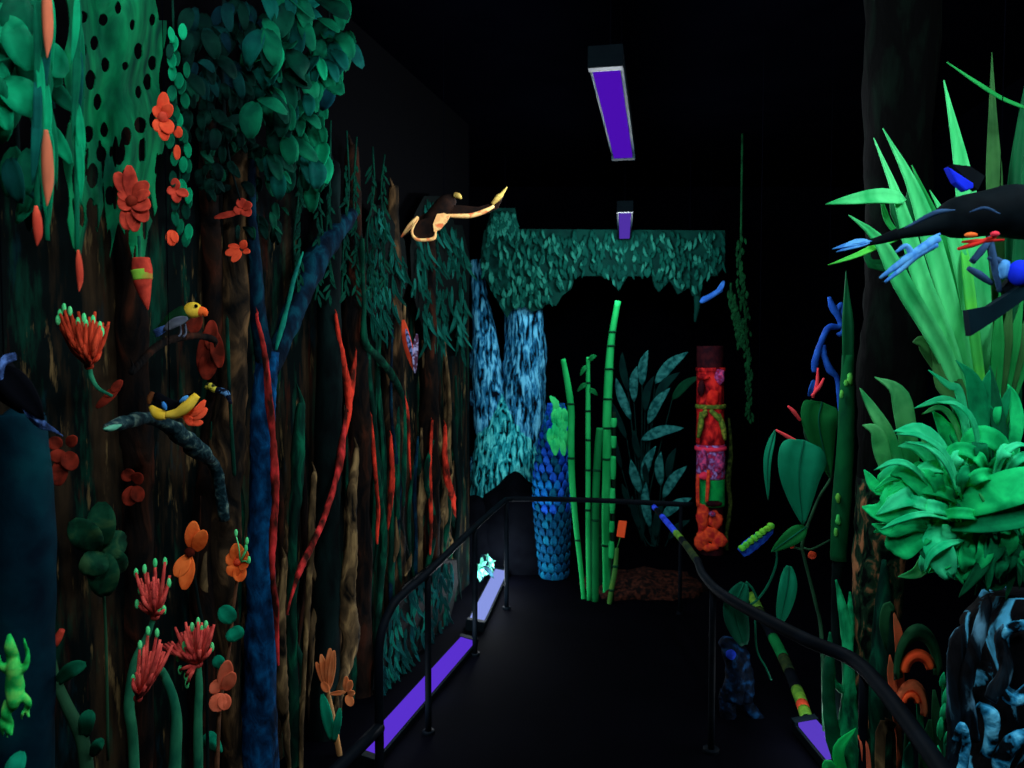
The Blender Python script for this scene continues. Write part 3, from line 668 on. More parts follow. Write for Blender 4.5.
# red cone with a lime spot hanging under the leaf curtain
t = thing('cone_pod', 'red hanging cone with a lime green band under the leaf curtain', 'pod', L(143, 308, .40))
Y = YW(143) - .40
g = G(); g.tube([P(141, 258, Y), P(142, 270, Y), P(143, 284, Y), P(146, 300, Y), P(148, 310, Y)], [px(8, Y), px(9.5, Y), px(8, Y), px(4, Y), px(.5, Y)], 14, n=30); g.build('cone', redpet, t)
g = G(); g.tube([P(141.5, 270, Y), P(143, 280, Y)], [px(9.9, Y), px(9, Y)], 14, n=8); g.build('band', mat('lime_band', (130, 190, 60), (170, 90, 50), scale=14), t)
g = G(); g.tube([L(139, 236, .4), P(140, 262, Y)], .004, 8); g.build('stem', stemg, t)

# leafy plants low on the left
t = thing('nodding_plant', 'nodding plant with a thick bent stem right of the green frog', 'plant', L(88, 800, .36))
Y = YW(75) - .36
g = G(); g.tube([P(54, 660, Y), P(57, 682, Y), P(66, 704, Y), P(76, 724, Y), P(84, 748, Y), P(90, 800, Y)], [px(2, Y), px(4.5, Y), px(5.5, Y), px(6, Y), px(6.5, Y), px(7, Y)], 10, n=34); g.build('stem', stemd, t)
for a, b, c, d, w_ in ((56, 684, 86, 664, 15), (84, 738, 90, 710, 15), (92, 756, 104, 742, 12), (54, 690, 42, 616, 8)):
    g = G(); g.leaf([P(a, b, Y), P((a + c) / 2, (b + d) / 2 - 4, Y - .03), P(c, d, Y - .02)], px(w_, Y), (.4, -1, .3), n=9, shape='oval'); g.build('leaf', mat('leaf_dim', (4, 70, 46), (8, 92, 66), scale=12), t, solid=.003)
g = G(); g.tube([P(55, 645, Y), P(58, 638, Y), P(62, 630, Y)], [px(3, Y), px(4, Y), px(3, Y)], 10); g.build('bud', redpet, t)
t = thing('lobed_leaf', 'large dim green lobed leaf left of the red brush flowers', 'leaf', L(104, 600, .12))
lobm = mat('leaf_lobed', (4, 36, 24), (40, 74, 44), (10, 56, 36), scale=16, detail=6)
for a, b, c, d, w_ in ((100, 548, 102, 502, 26), (98, 550, 72, 520, 26), (102, 550, 126, 540, 28), (100, 552, 88, 576, 26), (102, 552, 105, 596, 28), (103, 552, 122, 572, 26)):
    g = G(); g.leaf([L(a, b, .12), L((a + c) / 2, (b + d) / 2, .15), L(c, d, .13)], px(w_, 2.1), (.6, -1, .1), n=9, shape='oval'); g.build('lobe', lobm, t, solid=.003)
g = G(); g.tube([L(101, 550, .11), L(106, 640, .08), L(108, 760, .06)], .004, 8); g.build('stem', stemd, t)
t = thing('low_leaf', 'small pointed green leaf at the bottom edge under the frog', 'leaf', L(14, 800, .42))
g = G(); g.leaf([L(12, 800, .42), L(14, 770, .45), L(22, 752, .43)], px(18, 1.5), (.5, -1, .3), n=9, shape='oval'); g.build('blade', leaft, t, solid=.003)

# green frog
frogm = mat('frog_green', (20, 170, 74), (110, 222, 96), (40, 200, 88), scale=26)
Y = YW(14) - .50
fy = lambda a, b, d=0: P(a, b, Y + d)
g = G()
for q in ([(9, 634, 2), (10, 646, 6), (13, 658, 7), (14, 670, 8), (15, 686, 11.5), (14, 700, 9), (11, 708, 5)],
          [(18, 672, 4), (25, 668, 3), (28, 656, 2.4), (25, 643, 1.8), (24, 638, 1)], [(25, 668, 3), (27, 660, 2.6), (29, 648, 1)],
          [(8, 672, 4), (1, 666, 3), (-2, 654, 2)], [(20, 694, 5), (28, 702, 4), (27, 710, 3), (29, 718, 1.2)], [(27, 706, 2), (22, 714, 1.6), (22, 720, 1)],
          [(10, 700, 6), (6, 714, 5), (10, 724, 4), (11, 736, 1.6)], [(6, 714, 4), (2, 724, 3), (3, 736, 1.4)], [(8, 722, 3), (7, 730, 2), (7, 738, 1)]):
    g.tube([fy(a, b, -.01 * (i % 2)) for i, (a, b, r) in enumerate(q)], [px(r, Y) for a, b, r in q], 12, n=24, flat=.7)
g.build('frog', frogm, label='bright green frog with splayed legs on the blue-green trunk', cat='frog', remesh=.0028)

# ================================================================ LEFT: birds and small animals
yel = mat('paint_yellow', (220, 180, 40), (240, 205, 70), scale=18); orb = mat('paint_beak_orange', (240, 96, 40), (250, 120, 50), scale=20)
birdgreen = mat('feather_green', (10, 44, 24), (18, 66, 34), scale=18); birdgrey = mat('feather_grey', (96, 104, 116), (60, 66, 84), scale=20, stretch=(1, 1, 2)); birdblue = mat('feather_blue', (60, 92, 150), (40, 60, 100), scale=20)
t = thing('parrot', 'small perched parrot with yellow head and orange beak', 'bird', L(182, 336, .42))
Y = YW(184) - .42
skin('body', birdgreen, [(P(178, 318, Y), px(9, Y)), (P(188, 310, Y), px(7.5, Y)), (P(168, 324, Y), px(6, Y)), (P(158, 329, Y), px(3, Y))], [(0, 1), (0, 2), (2, 3)], t)
g = G(); g.blob(P(193, 310, Y), (px(9, Y), px(8, Y), px(8, Y))); g.build('head', yel, t)
g = G(); g.tube([P(199, 311, Y), P(204, 312, Y), P(206, 316, Y)], [px(5, Y), px(4.2, Y), px(1.5, Y)], 10); g.build('beak', orb, t)
g = G(); g.blob(P(196, 306, Y - px(7, Y)), px(1.8, Y)); g.build('eye', BLACK, t)
g = G(); g.leaf([P(188, 318, Y - .03), P(176, 322, Y - .04), P(164, 330, Y - .03)], px(9, Y), (.2, -1, -.3), shape='oval'); g.build('belly', birdgrey, t, solid=.004)
g = G()
for k in range(4): g.leaf([P(168, 325 + k, Y - .01), P(160, 329 + k * 1.5, Y - .02), P(152 + k, 331 + k * 2, Y)], px(4, Y), (0, -1, .2), n=6)
g.build('tail', birdblue, t, solid=.002)
for dx in (0, 5):
    g = G(); g.tube([P(180 + dx, 324, Y), P(181 + dx, 333, Y - .01), P(178 + dx, 337, Y - .02)], px(1, Y), 6); g.build('leg', birdgrey, t)

# speckled branch, under both birds
spk = mat('speckled_paint', (8, 30, 36), (92, 116, 104), (34, 60, 64), scale=42, lo=.42, hi=.68, rough=.8, bump=.5)
t = thing('speckled_branch', 'grey-green speckled branch under the yellow-edged bird', 'branch', L(170, 440, .3))
g = G(); ltube(g, [(106, 428, 4), (122, 423, 7), (146, 418, 6), (166, 424, 7), (184, 438, 9), (200, 452, 9), (212, 460, 4)], .36, 12, 0, .3, 30, 60); g.build('branch', spk, t)
g = G(); ltube(g, [(200, 452, 5), (216, 470, 6), (224, 520, 5)], .26, 10, 0, .3, 30, 24); g.build('twig', spk, t)
g = G(); ltube(g, [(104, 429, 1), (112, 428, 3.4), (121, 425, 1)], .43, 8, 0, .1, 30, 16); g.build('patch', mat('mint_paint', (70, 150, 120), (110, 180, 150), scale=20), t)
trunk('branch', 'dull branch the small parrot perches on', 'branch', [(132, 372, 3), (150, 352, 4), (170, 340, 4), (196, 336, 3.5), (214, 340, 3)], .40, redbrown, .2, 20, 10)

# bird with spread yellow wing edges
t = thing('bird', 'black flying bird with bright yellow wing edges and an orange tail', 'bird', L(172, 420, .5))
Y = YW(172) - .50
skin('body', DARK, [(P(170, 408, Y), px(8, Y)), (P(160, 400, Y), px(6, Y)), (P(154, 393, Y), px(5, Y)), (P(184, 412, Y), px(6, Y)), (P(192, 414, Y), px(4, Y))], [(0, 1), (1, 2), (0, 3), (3, 4)], t)
g = G(); g.tube([P(151, 407, Y - .03), P(158, 414, Y - .04), P(166, 415.5, Y - .04)], [px(2.5, Y), px(5.6, Y), px(4, Y)], 12, n=14); g.build('wing_edge', yel, t)
g = G(); g.tube([P(166, 415, Y - .04), P(178, 413, Y - .04), P(188, 405, Y - .045), P(197, 395, Y - .04)], [px(3.5, Y), px(5, Y), px(5.6, Y), px(3.5, Y)], 12, n=20); g.build('wing_edge', yel, t)
for pts in ([(166, 414), (160, 398), (152, 404)], [(168, 414), (182, 396), (195, 392), (188, 405)]):
    g = G(); g.cut([P(a, b, Y - .02) for a, b in pts], V((0, .012, 0))); g.build('wing', DARK, t, smooth=False)
sky = mat('paint_sky_blue', (80, 160, 220), (50, 120, 190), scale=20)
for a, b, c, d in ((163, 402, 166, 410), (180, 402, 188, 396)):
    g = G(); g.tube([P(a, b, Y - .05), P((a + c) / 2, (b + d) / 2, Y - .052), P(c, d, Y - .05)], [px(1.2, Y), px(2.4, Y), px(1.2, Y)], 8); g.build('blue_fleck', sky, t)
g = G()
for a, b, w_ in ((205, 400, 8), (207, 408, 9), (203, 422, 7), (194, 420, 9)): g.leaf([P(184, 415, Y - .01), P((184 + a) / 2 + 2, (415 + b) / 2 + 4, Y - .03), P(a, b, Y - .02)], px(w_, Y), (.2, -1, .1), shape='oval')
g.build('tail', redor, t, solid=.003)
g = G(); g.tube([P(153, 394, Y), P(150, 398, Y - .01), P(149, 404, Y - .01)], [px(3.6, Y), px(3, Y), px(1.5, Y)], 10); g.build('beak', mat('beak_brown', (120, 74, 36), (80, 44, 22), scale=20), t)
wire(t, P(170, 404, Y))
# caterpillar
t = thing('caterpillar', 'small yellow and blue spotted caterpillar right of the yellow-edged bird', 'insect', L(218, 396, .35))
Y = YW(218) - .35
g = G(); g.tube([P(206, 386, Y), P(211, 387, Y), P(216, 390, Y)], [px(3, Y), px(3.6, Y), px(3, Y)], 10, bump=.3, bs=60); g.build('head', mat('yellow_spots', (190, 180, 60), (30, 36, 20), scale=60, lo=.5, hi=.56), t)
g = G(); g.tube([P(216, 390, Y), P(222, 391, Y), P(227, 394, Y), P(231, 404, Y)], [px(3, Y), px(3.4, Y), px(3, Y), px(1.5, Y)], 10); g.build('body', mat('blue_spots', (14, 20, 34), (96, 150, 200), scale=60, lo=.5, hi=.6), t)
trunk('twig', 'thin green twig the caterpillar sits on', 'twig', [(227, 322, 1.6), (228, 350, 2), (229, 380, 1.6), (231, 420, 1.8), (234, 470, 2)], .33, greenbark, .1, 20, 8)

# dark macaw at the left edge
t = thing('bird', 'dark bird with a blue streaked tail at the left edge', 'bird', L(20, 440, .5))
Y = YW(15) - .48
bstr = mat('blue_streaks', (22, 36, 60), (90, 128, 196), (44, 66, 110), scale=40, stretch=(2, 2, 1))
skin('body', DARK, [(P(4, 380, Y), px(15, Y)), (P(-4, 362, Y), px(12, Y)), (P(14, 398, Y), px(11, Y)), (P(28, 412, Y), px(6, Y))], [(0, 1), (0, 2), (2, 3)], t)
g = G()
for k in range(5): g.leaf([P(20 + k, 404 + k * 2, Y - .04 + k * .01), P(40, 421 + k * 1.2, Y - .05 + k * .01), P(63 - k * 3, 436 - k * 1.5, Y - .04 + k * .01)], px(5, Y), (0, -1, .5), n=9)
g.build('tail', bstr, t, solid=.002)
g = G()
for k in range(3): g.tube([P(16, 354 + k * 2, Y - .05), P(4, 358 + k * 3, Y - .06), P(1, 372 + k * 3, Y - .06), P(4, 386 + k * 2, Y - .05)], [px(1.8, Y), px(2.2, Y), px(2, Y), px(1, Y)], 8, n=16)
g.build('wing_edge', bstr, t)
g = G(); g.leaf([P(-2, 366, Y - .05), P(20, 390, Y - .06), P(44, 420, Y - .05)], px(26, Y), (.1, -1, .3), shape='lance'); g.build('wing', DARK, t, solid=.004)
wire(t, P(4, 372, Y))

# butterfly
t = thing('butterfly', 'red butterfly with folded blue-lined wings above the scarlet roots', 'insect', L(409, 368, .4))
Y = YW(409) - .42
g = G(); g.leaf([P(415, 371, Y), P(408, 345, Y - .02), P(403, 320, Y)], px(9, Y), (-.2, -1, .1), shape='oval', n=12); g.build('wing', redor, t, solid=.004)
g = G(); g.leaf([P(415, 373, Y - .01), P(415, 352, Y - .02), P(417, 334, Y - .01)], px(6, Y), (.4, -1, .1), shape='oval', n=10); g.build('wing', mat('wing_back', (150, 150, 190), (70, 40, 60), scale=40, lo=.45, hi=.55), t, solid=.004)
g = G(); g.leaf([P(412, 356, Y - .035), P(409, 342, Y - .045), P(406, 329, Y - .03)], px(4.2, Y), (-.2, -1, .1), shape='oval', n=8); g.build('wing_panel', mat('wing_panel', (120, 140, 200), (30, 30, 50), scale=50, lo=.46, hi=.54), t, solid=.002)
g = G(); g.tube([P(415, 376, Y), P(414, 362, Y), P(412, 348, Y)], [px(.8, Y), px(1.6, Y), px(1, Y)], 8); g.build('body', DARK, t)

# bird in flight
t = thing('flying_bird', 'dark bird in flight with peach-edged wings below the ceiling', 'bird', P(440, 240, 3.3))
Y = 3.3
brn = mat('feather_dark_brown', (34, 20, 14), (18, 12, 10), scale=30); pch = mat('edge_peach', (240, 176, 110), (228, 120, 72), (246, 206, 130), scale=30); pch2 = mat('edge_yellow', (200, 176, 90), (150, 120, 60), scale=40)
skin('body', brn, [(P(440, 212, Y), px(11, Y)), (P(448, 202, Y), px(9, Y)), (P(455, 196, Y), px(5.5, Y)), (P(430, 224, Y), px(10, Y)), (P(425, 234, Y), px(8, Y))], [(0, 1), (1, 2), (0, 3), (3, 4)], t)
g = G(); g.tube([P(455, 195, Y - .02), P(459, 196, Y - .03), P(461, 199, Y - .03)], [px(3, Y), px(2.6, Y), px(1, Y)], 8); g.build('beak', pch2, t)
g = G(); g.cut([P(a, b, Y - .01) for a, b in ((438, 206), (458, 205), (478, 207), (492, 203), (502, 194), (507, 187), (498, 208), (488, 213), (470, 217), (448, 216))], V((0, .015, 0))); g.build('wing', brn, t, smooth=False)
g = G(); g.tube([P(446, 215.5, Y - .02), P(458, 216, Y - .02), P(472, 215.5, Y - .02), P(485, 211, Y - .02), P(494, 206, Y - .02)], [px(1.6, Y), px(2.2, Y), px(2.5, Y), px(2.3, Y), px(1.4, Y)], 8, n=24); g.build('wing_edge', pch, t)
g = G(); g.tube([P(492, 204, Y - .02), P(498, 198, Y - .02), P(502, 194, Y - .02), P(507, 187, Y - .02)], [px(1.8, Y), px(3, Y), px(2, Y), px(.6, Y)], 8, n=14, bump=.3, bs=60); g.build('wing_tip', pch2, t)
g = G(); g.cut([P(a, b, Y - .06) for a, b in ((437, 214), (444, 213), (450, 215), (446, 222), (440, 229), (434, 232), (433, 224))], V((0, .02, 0))); g.build('flank', pch, t, smooth=False)
g = G(); g.tube([P(418, 217, Y - .02), P(410, 226, Y - .03), P(401, 237, Y - .02)], [px(1.6, Y), px(2.6, Y), px(.8, Y)], 8, n=14); g.build('wing_edge', pch, t)
g = G(); g.cut([P(a, b, Y) for a, b in ((428, 212), (418, 217), (408, 229), (402, 237), (416, 228), (426, 222))], V((0, .014, 0))); g.build('wing', brn, t, smooth=False)
g = G(); g.cut([P(a, b, Y - .05) for a, b in ((420, 220), (435, 216), (436, 236), (428, 240), (416, 239), (412, 232))], V((0, .016, 0))); g.build('tail', brn, t, smooth=False)
g = G(); g.tube([P(418, 219, Y - .06), P(412, 231, Y - .06), P(416, 239, Y - .06), P(426, 240, Y - .06), P(434, 238, Y - .06), P(436, 231, Y - .06)], [px(.8, Y), px(1.2, Y), px(1.6, Y), px(1.7, Y), px(1.7, Y), px(.7, Y)], 8, n=30); g.build('tail_edge', pch, t)
wire(t, P(444, 200, Y))
# ================================================================ FAR END
YB = lambda x: 5.86
strokes('canopy_board', 'wide painted canopy board with scalloped lower edge at the far end', [
    (208, 492, 515), (229, 486, 519), (230.5, 484, 725), (262, 480, 725), (270, 481, 721), (276, 484, 716)], YB, .03, n=520, ln=(7, 13), seed=9)
o = col.objects['canopy_board']
# scalloped lower part of the same board
g = G()
low = [(484, 276), (492, 290), (500, 306), (507, 318), (512, 310), (524, 306), (532, 312), (541, 309), (548, 303), (556, 306), (562, 296), (572, 288), (574, 279), (580, 276), (586, 272), (596, 271), (604, 270), (610, 276), (614, 284), (618, 290),
       (623, 284), (628, 276), (636, 272), (646, 271), (652, 276), (655, 287), (659, 292), (664, 287), (670, 281), (674, 286), (678, 294), (684, 291), (690, 287), (693, 296), (700, 296), (701, 281), (708, 276), (716, 275)]
g.cut([P(a, b, 5.865) for a, b in low] + [P(716, 262, 5.865), P(484, 262, 5.865)], V((0, .03, 0)), 0)
g.build('scalloped_edge', moss[0], o, smooth=False)
g = G(); rr = random.Random(4)
def inside(x, y):
    for (a, ya), (b, yb) in zip(low, low[1:]):
        if a <= x <= b: return y < ya + (yb - ya) * (x - a) / (b - a + 1e-6)
    return False
for k in range(420):
    x, y = rr.uniform(486, 716), rr.uniform(268, 312); s = rr.uniform(7, 13); dx = rr.uniform(-.35, .5) * s
    if not inside(x + dx, y + s - 2) or not inside(x, y): continue
    Y = 5.845 - rr.uniform(0, .02)
    g.leaf([P(x, y, Y), P(x + dx * .2, y + s * .5, Y - .015), P(x + dx, y + s, Y - .005)], px(rr.uniform(2.2, 4), Y), (rr.uniform(-.4, .4), -1, rr.uniform(0, .5)), m=rr.choice([0, 0, 1]), n=5, shape='oval', cup=.3)
g.build('edge_leaves', moss[1:], o, solid=.002)
for s in (505, 690):
    g = G(); p = P(s, 232, 5.88); g.tube([p, V((p.x, p.y, CEIL - .005))], .004, 6); g.build('hanger', BLACK, o)
g = G(); g.tube([P(697, 292, 5.88), P(697, 306, 5.88), P(695, 322, 5.88)], [px(4, 5.9), px(3, 5.9), px(1, 5.9)], 8, n=14, bump=.3, bs=30); g.build('hanging_strand', moss[0], o)
t = thing('bird', 'small blue bird shape under the right end of the canopy board', 'bird', P(711, 303, 5.7))
BB = mat('paint_clear_blue', (38, 96, 190), (60, 126, 214), scale=16)
skin('body', BB, [(P(710, 297, 5.7), px(3, 5.7)), (P(703, 300, 5.7), px(3.6, 5.7)), (P(700, 303, 5.7), px(1.4, 5.7)), (P(717, 292, 5.7), px(3, 5.7)), (P(723, 289, 5.7), px(2.4, 5.7))], [(0, 1), (1, 2), (0, 3), (3, 4)], t)
g = G(); g.leaf([P(716, 293, 5.68), P(721, 287, 5.67), P(724, 281, 5.68)], px(5, 5.7), shape='oval'); g.build('wing', BB, t, solid=.004)
wire(t, P(710, 296, 5.7))

# forked blue tree
bb = mat('blue_dry_brush', (3, 12, 22), (104, 202, 236), (34, 116, 160), scale=27, stretch=(1.3, 1.3, .3), lo=.40, hi=.62, rough=.9, bump=1, detail=6, dist=.7)
bb2 = mat('blue_green_dry_brush', (3, 18, 26), (96, 232, 228), (30, 160, 170), scale=27, stretch=(1.3, 1.3, .3), lo=.40, hi=.62, rough=.9, bump=1, detail=6, dist=.7)
bb3 = mat('dim_blue_dry_brush', (4, 16, 26), (40, 96, 124), (16, 52, 74), scale=26, stretch=(1.5, 1.5, .55), lo=.40, hi=.68, rough=.8, bump=.9, detail=6)
Y = 6.1
t = thing('forked_tree', 'large pale blue tree with a forked trunk and brushed bark under the canopy', 'tree', P(512, 556, Y))
def bt(g, pts, bump=.12, seg=26, n=80, bs=9, Y=Y):
    g.tube([P(a, b, Y) for a, b, r in pts], [px(r, Y) for a, b, r in pts], seg, bump=bump, bs=bs, n=n); return g
g = G(); bt(g, [(500, 556, 44), (503, 520, 40), (506, 480, 38), (508, 440, 33), (508, 410, 24), (508, 385, 10)]); g.build('trunk', bb2, t)
g = G(); bt(g, [(512, 490, 20), (516, 440, 27), (522, 400, 25), (525, 360, 22), (525, 335, 20), (524, 300, 19), (522, 262, 15)]); g.build('branch', bb, t)
g = G(); bt(g, [(500, 480, 16), (497, 430, 22), (490, 395, 18), (486, 360, 15), (484, 330, 12), (480, 300, 9), (476, 260, 6)]); g.build('branch', bb, t)
for pts, mm in (([(484, 460, 14), (476, 490, 12), (470, 525, 9), (468, 560, 8)], bb), ([(492, 400, 12), (476, 398, 9), (463, 396, 7), (453, 406, 6), (447, 424, 5), (443, 448, 3)], bb3), ([(482, 372, 10), (473, 365, 8), (466, 356, 6), (460, 346, 3)], bb3),
                ([(528, 460, 16), (538, 490, 14), (545, 520, 12), (550, 560, 10)], bb2)):
    g = G(); bt(g, pts, .15, 16, 40); g.build('root' if pts[-1][1] > 440 else 'knot', mm, t)
g = G(); g.leaf([P(456, 375, 6.0), P(454, 358, 5.98), P(458, 340, 6.0)], px(9, 6), shape='oval'); g.build('leaf', leafpal[1], t, solid=.004)
# black rocks in front of the tree
for lb, c, r in (('black boulder at the foot of the pale blue tree, the larger one', P(520, 560, 5.75), (.34, .2, .46)), ('low black boulder behind the rail corner', P(478, 570, 5.75), (.2, .16, .34))):
    g = G(); g.blob((c.x, c.y, r[2] * .55), r, bump=.25, bs=4, seg=28, rings=18); g.build('boulder', DARK, label=lb, cat='rock')

# blue scaled palm stump
t = thing('palm_stump', 'deep blue scaly palm stump with a green tuft left of the bamboo', 'plant', V((P(553, 590, 5.55).x, 5.55, 0)))
g = G(); Yp = 5.55
prof = [(556, 415, 5), (556, 430, 10), (554, 455, 15), (552, 485, 18), (552, 515, 18), (553, 545, 16), (554, 580, 13)]
g.tube([P(a, b, Yp) for a, b, r in prof], [px(r * .8, Yp) for a, b, r in prof], 18, n=40); g.build('core', mat('stump_core', (4, 20, 60), (6, 34, 74), scale=10), t)
g = G(); rr = random.Random(8); sp_ = spline(prof, 24)
for i, (a, b, r) in enumerate(sp_):
    for k in range(14):
        th = 2 * math.pi * (k + .5 * (i % 2)) / 14; c = P(a, b, Yp); rad = px(r * .82, Yp)
        d = V((math.cos(th), math.sin(th), 0)); p0 = c + d * rad; p1 = p0 + d * .03 + V((0, 0, .085))
        m_ = rr.choice([0, 0, 1, 2]) if b < 520 else rr.choice([3, 3, 2, 3])
        g.leaf([p0, (p0 + p1) / 2 + d * .012, p1], .05, d + V((0, 0, .3)), m=m_, n=5, shape='oval')
sc_ = [mat('scale_blue', (16, 70, 190), (30, 96, 210), scale=12), mat('scale_azure', (20, 130, 200), (14, 90, 180), scale=12), mat('scale_teal', (10, 100, 130), (8, 70, 110), scale=12), mat('scale_dim', (6, 56, 92), (8, 74, 108), scale=12)]
g.build('scales', sc_, t, solid=.003)
g = G()
for k in range(16):
    x = 560 + rr.uniform(-9, 9); y = rr.uniform(396, 452)
    g.leaf([P(x, y + 10, 5.35), P(x + rr.uniform(-3, 3), y, 5.33), P(x + rr.uniform(-5, 5), y - 8, 5.34)], px(7, 5.4), n=6, shape='oval')
g.build('tuft', mat('tuft_green', (24, 190, 110), (60, 220, 120), scale=12), t, solid=.003)

# bamboo
bam = mat('bamboo_green', (16, 150, 74), (34, 184, 96), scale=6, stretch=(1, 1, .5), rough=.7)
bam2 = mat('bamboo_deep', (8, 92, 46), (14, 120, 60), scale=6, stretch=(1, 1, .5), rough=.7)
bam3 = mat('bamboo_yellow_green', (70, 120, 46), (40, 96, 46), scale=8, rough=.7)
ringm = mat('bamboo_ring', (4, 50, 30), (6, 64, 36), scale=9)
def bamboo(label, pts, rings, Y, m, leaflets=()):
    t = thing('bamboo_cane', label, 'bamboo', P(pts[-1][0], pts[-1][1], Y), 'bamboo canes beyond the far rail')
    full = spline(pts, 40)
    g = G(); g.tube([P(a, b, Y) for a, b, r in pts], [px(r, Y) for a, b, r in pts], 14, n=40); g.build('cane', m, t)
    g = G()
    for rb in rings:
        a, b, r = min(full, key=lambda q: abs(q[1] - rb))
        g.tube([P(a, rb - 1.2, Y), P(a, rb, Y), P(a, rb + 1.2, Y)], [px(r * 1.05, Y), px(r * 1.25, Y), px(r * 1.05, Y)], 14, n=6)
    g.build('node_ring', ringm, t)
    if leaflets:
        g = G()
        for a, b, c, d in leaflets: g.leaf([P(a, b, Y), P((a + c) / 2, (b + d) / 2 - 2, Y - .03), P(c, d, Y)], px(5, Y), n=7)
        g.build('leaflets', bam2, t, solid=.002)
    return t
bamboo('tallest bamboo cane, bright green and rising highest under the canopy board', [(618, 301, 3), (612, 335, 3.4), (609, 370, 4.2), (607, 420, 4.4), (607, 460, 4.4), (606, 520, 4.4), (607, 575, 4.4), (607, 598, 4.4)], [332, 346, 369, 399, 428, 459, 500, 545], 5.1, bam)
bamboo('bamboo cane leaning left with its base hidden low, first from the blue scaly stump', [(563, 359, 2.4), (567, 380, 3), (571, 408, 3.4), (571, 440, 3.4), (572, 480, 3.2), (576, 525, 2.8), (581, 570, 2.4), (584, 604, 2.2)], [404, 458, 498, 540], 5.05, bam)
bamboo('thin straight bamboo cane in the middle of the group', [(588, 357, 1.8), (588, 390, 2.3), (588, 430, 2.5), (588, 480, 2.5), (588, 540, 2.4), (589, 600, 2.2)], [383, 411, 440, 470, 510], 5.0, bam, [(588, 362, 597, 356), (588, 366, 580, 376), (588, 390, 598, 396), (588, 384, 577, 392)])
bamboo('short cut-off bamboo cane left of the tallest one', [(600, 428, 3.6), (598, 450, 3.8), (596, 490, 3.8), (595, 540, 3.8), (595, 602, 3.8)], [470, 520], 5.0, bam2)
bamboo('thick dark bamboo cane behind the short cut-off one', [(597, 496, 5), (597, 540, 7), (597, 585, 8), (597, 604, 8)], [535], 5.25, mat('bamboo_dark', (4, 44, 28), (8, 58, 34), scale=8))
# cane of separate painted segments
t = thing('bamboo_cane', 'thin bamboo cane of bright dashes on dark right of the tallest cane', 'bamboo', P(612, 604, 4.98), 'bamboo canes beyond the far rail')
g = G(); g.tube([P(614, 412, 4.98), P(614, 480, 4.98), P(612, 604, 4.98)], px(2, 4.98), 12, n=20); g.build('cane', mat('bamboo_black', (6, 30, 18), (4, 20, 14), scale=9), t)
for y0, y1 in ((418, 427), (436, 448), (456, 479), (488, 513), (521, 532), (541, 558)):
    g = G(); x0 = 614 - (y0 - 420) * .018; g.tube([P(x0, y0, 4.98), P(x0 - .3, (y0 + y1) / 2, 4.98), P(x0 - .3, y1, 4.98)], [px(2.6, 5), px(3.1, 5), px(2.6, 5)], 12, n=8); g.build('segment', bam, t)
bamboo('short yellowish bamboo stake leaning right below the orange tag', [(617, 548, 2), (615, 570, 2.6), (611, 592, 2.6), (608, 613, 2.2)], [566, 590], 4.95, bam3)
t = thing('tag', 'small glowing orange rectangular tag beside the bamboo', 'tag', P(621, 538, 4.9))
g = G(); g.cut([P(a, b, 4.9) for a, b in ((619, 520.5), (627, 521.5), (624.5, 538), (616.5, 536.5))], V((0, .008, 0))); g.build('plate', mat('tag_orange', (250, 82, 40), (255, 98, 52), scale=10), t, smooth=False, bevel=.002)
g = G(); g.tube([P(617, 548, 4.94), P(619, 542, 4.92), P(621, 533, 4.91)], .004, 6); g.build('clip', bam3, t)

# ferns / palms at the back
fern = [mat('fern_teal', (58, 148, 142), (16, 84, 84), scale=26), mat('fern_dim', (8, 50, 46), (5, 36, 36), scale=9), mat('fern_green', (8, 70, 44), (6, 52, 36), scale=9)]
def blades(name, label, base, Y, lst, mats, cat='plant', group=None):
    t = thing(name, label, cat, V((P(base[0], base[1], Y).x, Y, max(0, P(base[0], base[1], Y).z))), group)
    for a, b, c, d, w_, m_, sag in lst:
        g = G(); g.leaf([P(a, b, Y), P((a + c) / 2 - sag * .2, (b + d) / 2 - sag, Y - .12), P(c, d, Y - .16)], px(w_, Y), (R.uniform(-.3, .3), -1, .2), n=10); g.build('leaf', mats[m_], t, solid=.004)
    return t
def fern_plant(label, base, Y, lst):
    t = thing('fern', label, 'plant', V((P(base[0], base[1], Y).x, Y, 0)))
    for a, b, c, d, w_, m_ in lst:           # inner end, tip, width
        g = G(); g.tube([V((P(base[0], base[1], Y).x, Y, 0)), P(base[0] + (a - base[0]) * .35, base[1] + (b - base[1]) * .55, Y + .03), P(a, b, Y)], [.008, .006, .004], 7, n=16); lf = g.build('stalk', fern[1], t)
        g = G(); g.leaf([P(a, b, Y), P((a + c) / 2 - (b - d) * .06, (b + d) / 2 - 3, Y - .06), P(c, d, Y - .10)], px(w_, Y), (R.uniform(-.2, .2), -1, .3), n=10, cup=.25); g.build('leaf', fern[m_], t, solid=.004)
fern_plant('dim teal fern of feathery leaves reaching up between bamboo and red totem', (642, 575), 6.6, [
    (642, 386, 648, 350, 9, 0), (655, 384, 688, 352, 11, 0), (648, 424, 670, 388, 10, 0), (631, 420, 616, 378, 9, 0), (634, 402, 637, 366, 9, 0), (641, 440, 684, 428, 11, 0), (627, 440, 612, 402, 7, 1), (655, 400, 680, 372, 9, 1), (628, 392, 622, 352, 8, 1), (645, 412, 654, 376, 8, 1), (672, 400, 700, 376, 9, 2), (640, 460, 634, 430, 7, 1), (622, 470, 614, 432, 6, 1)])
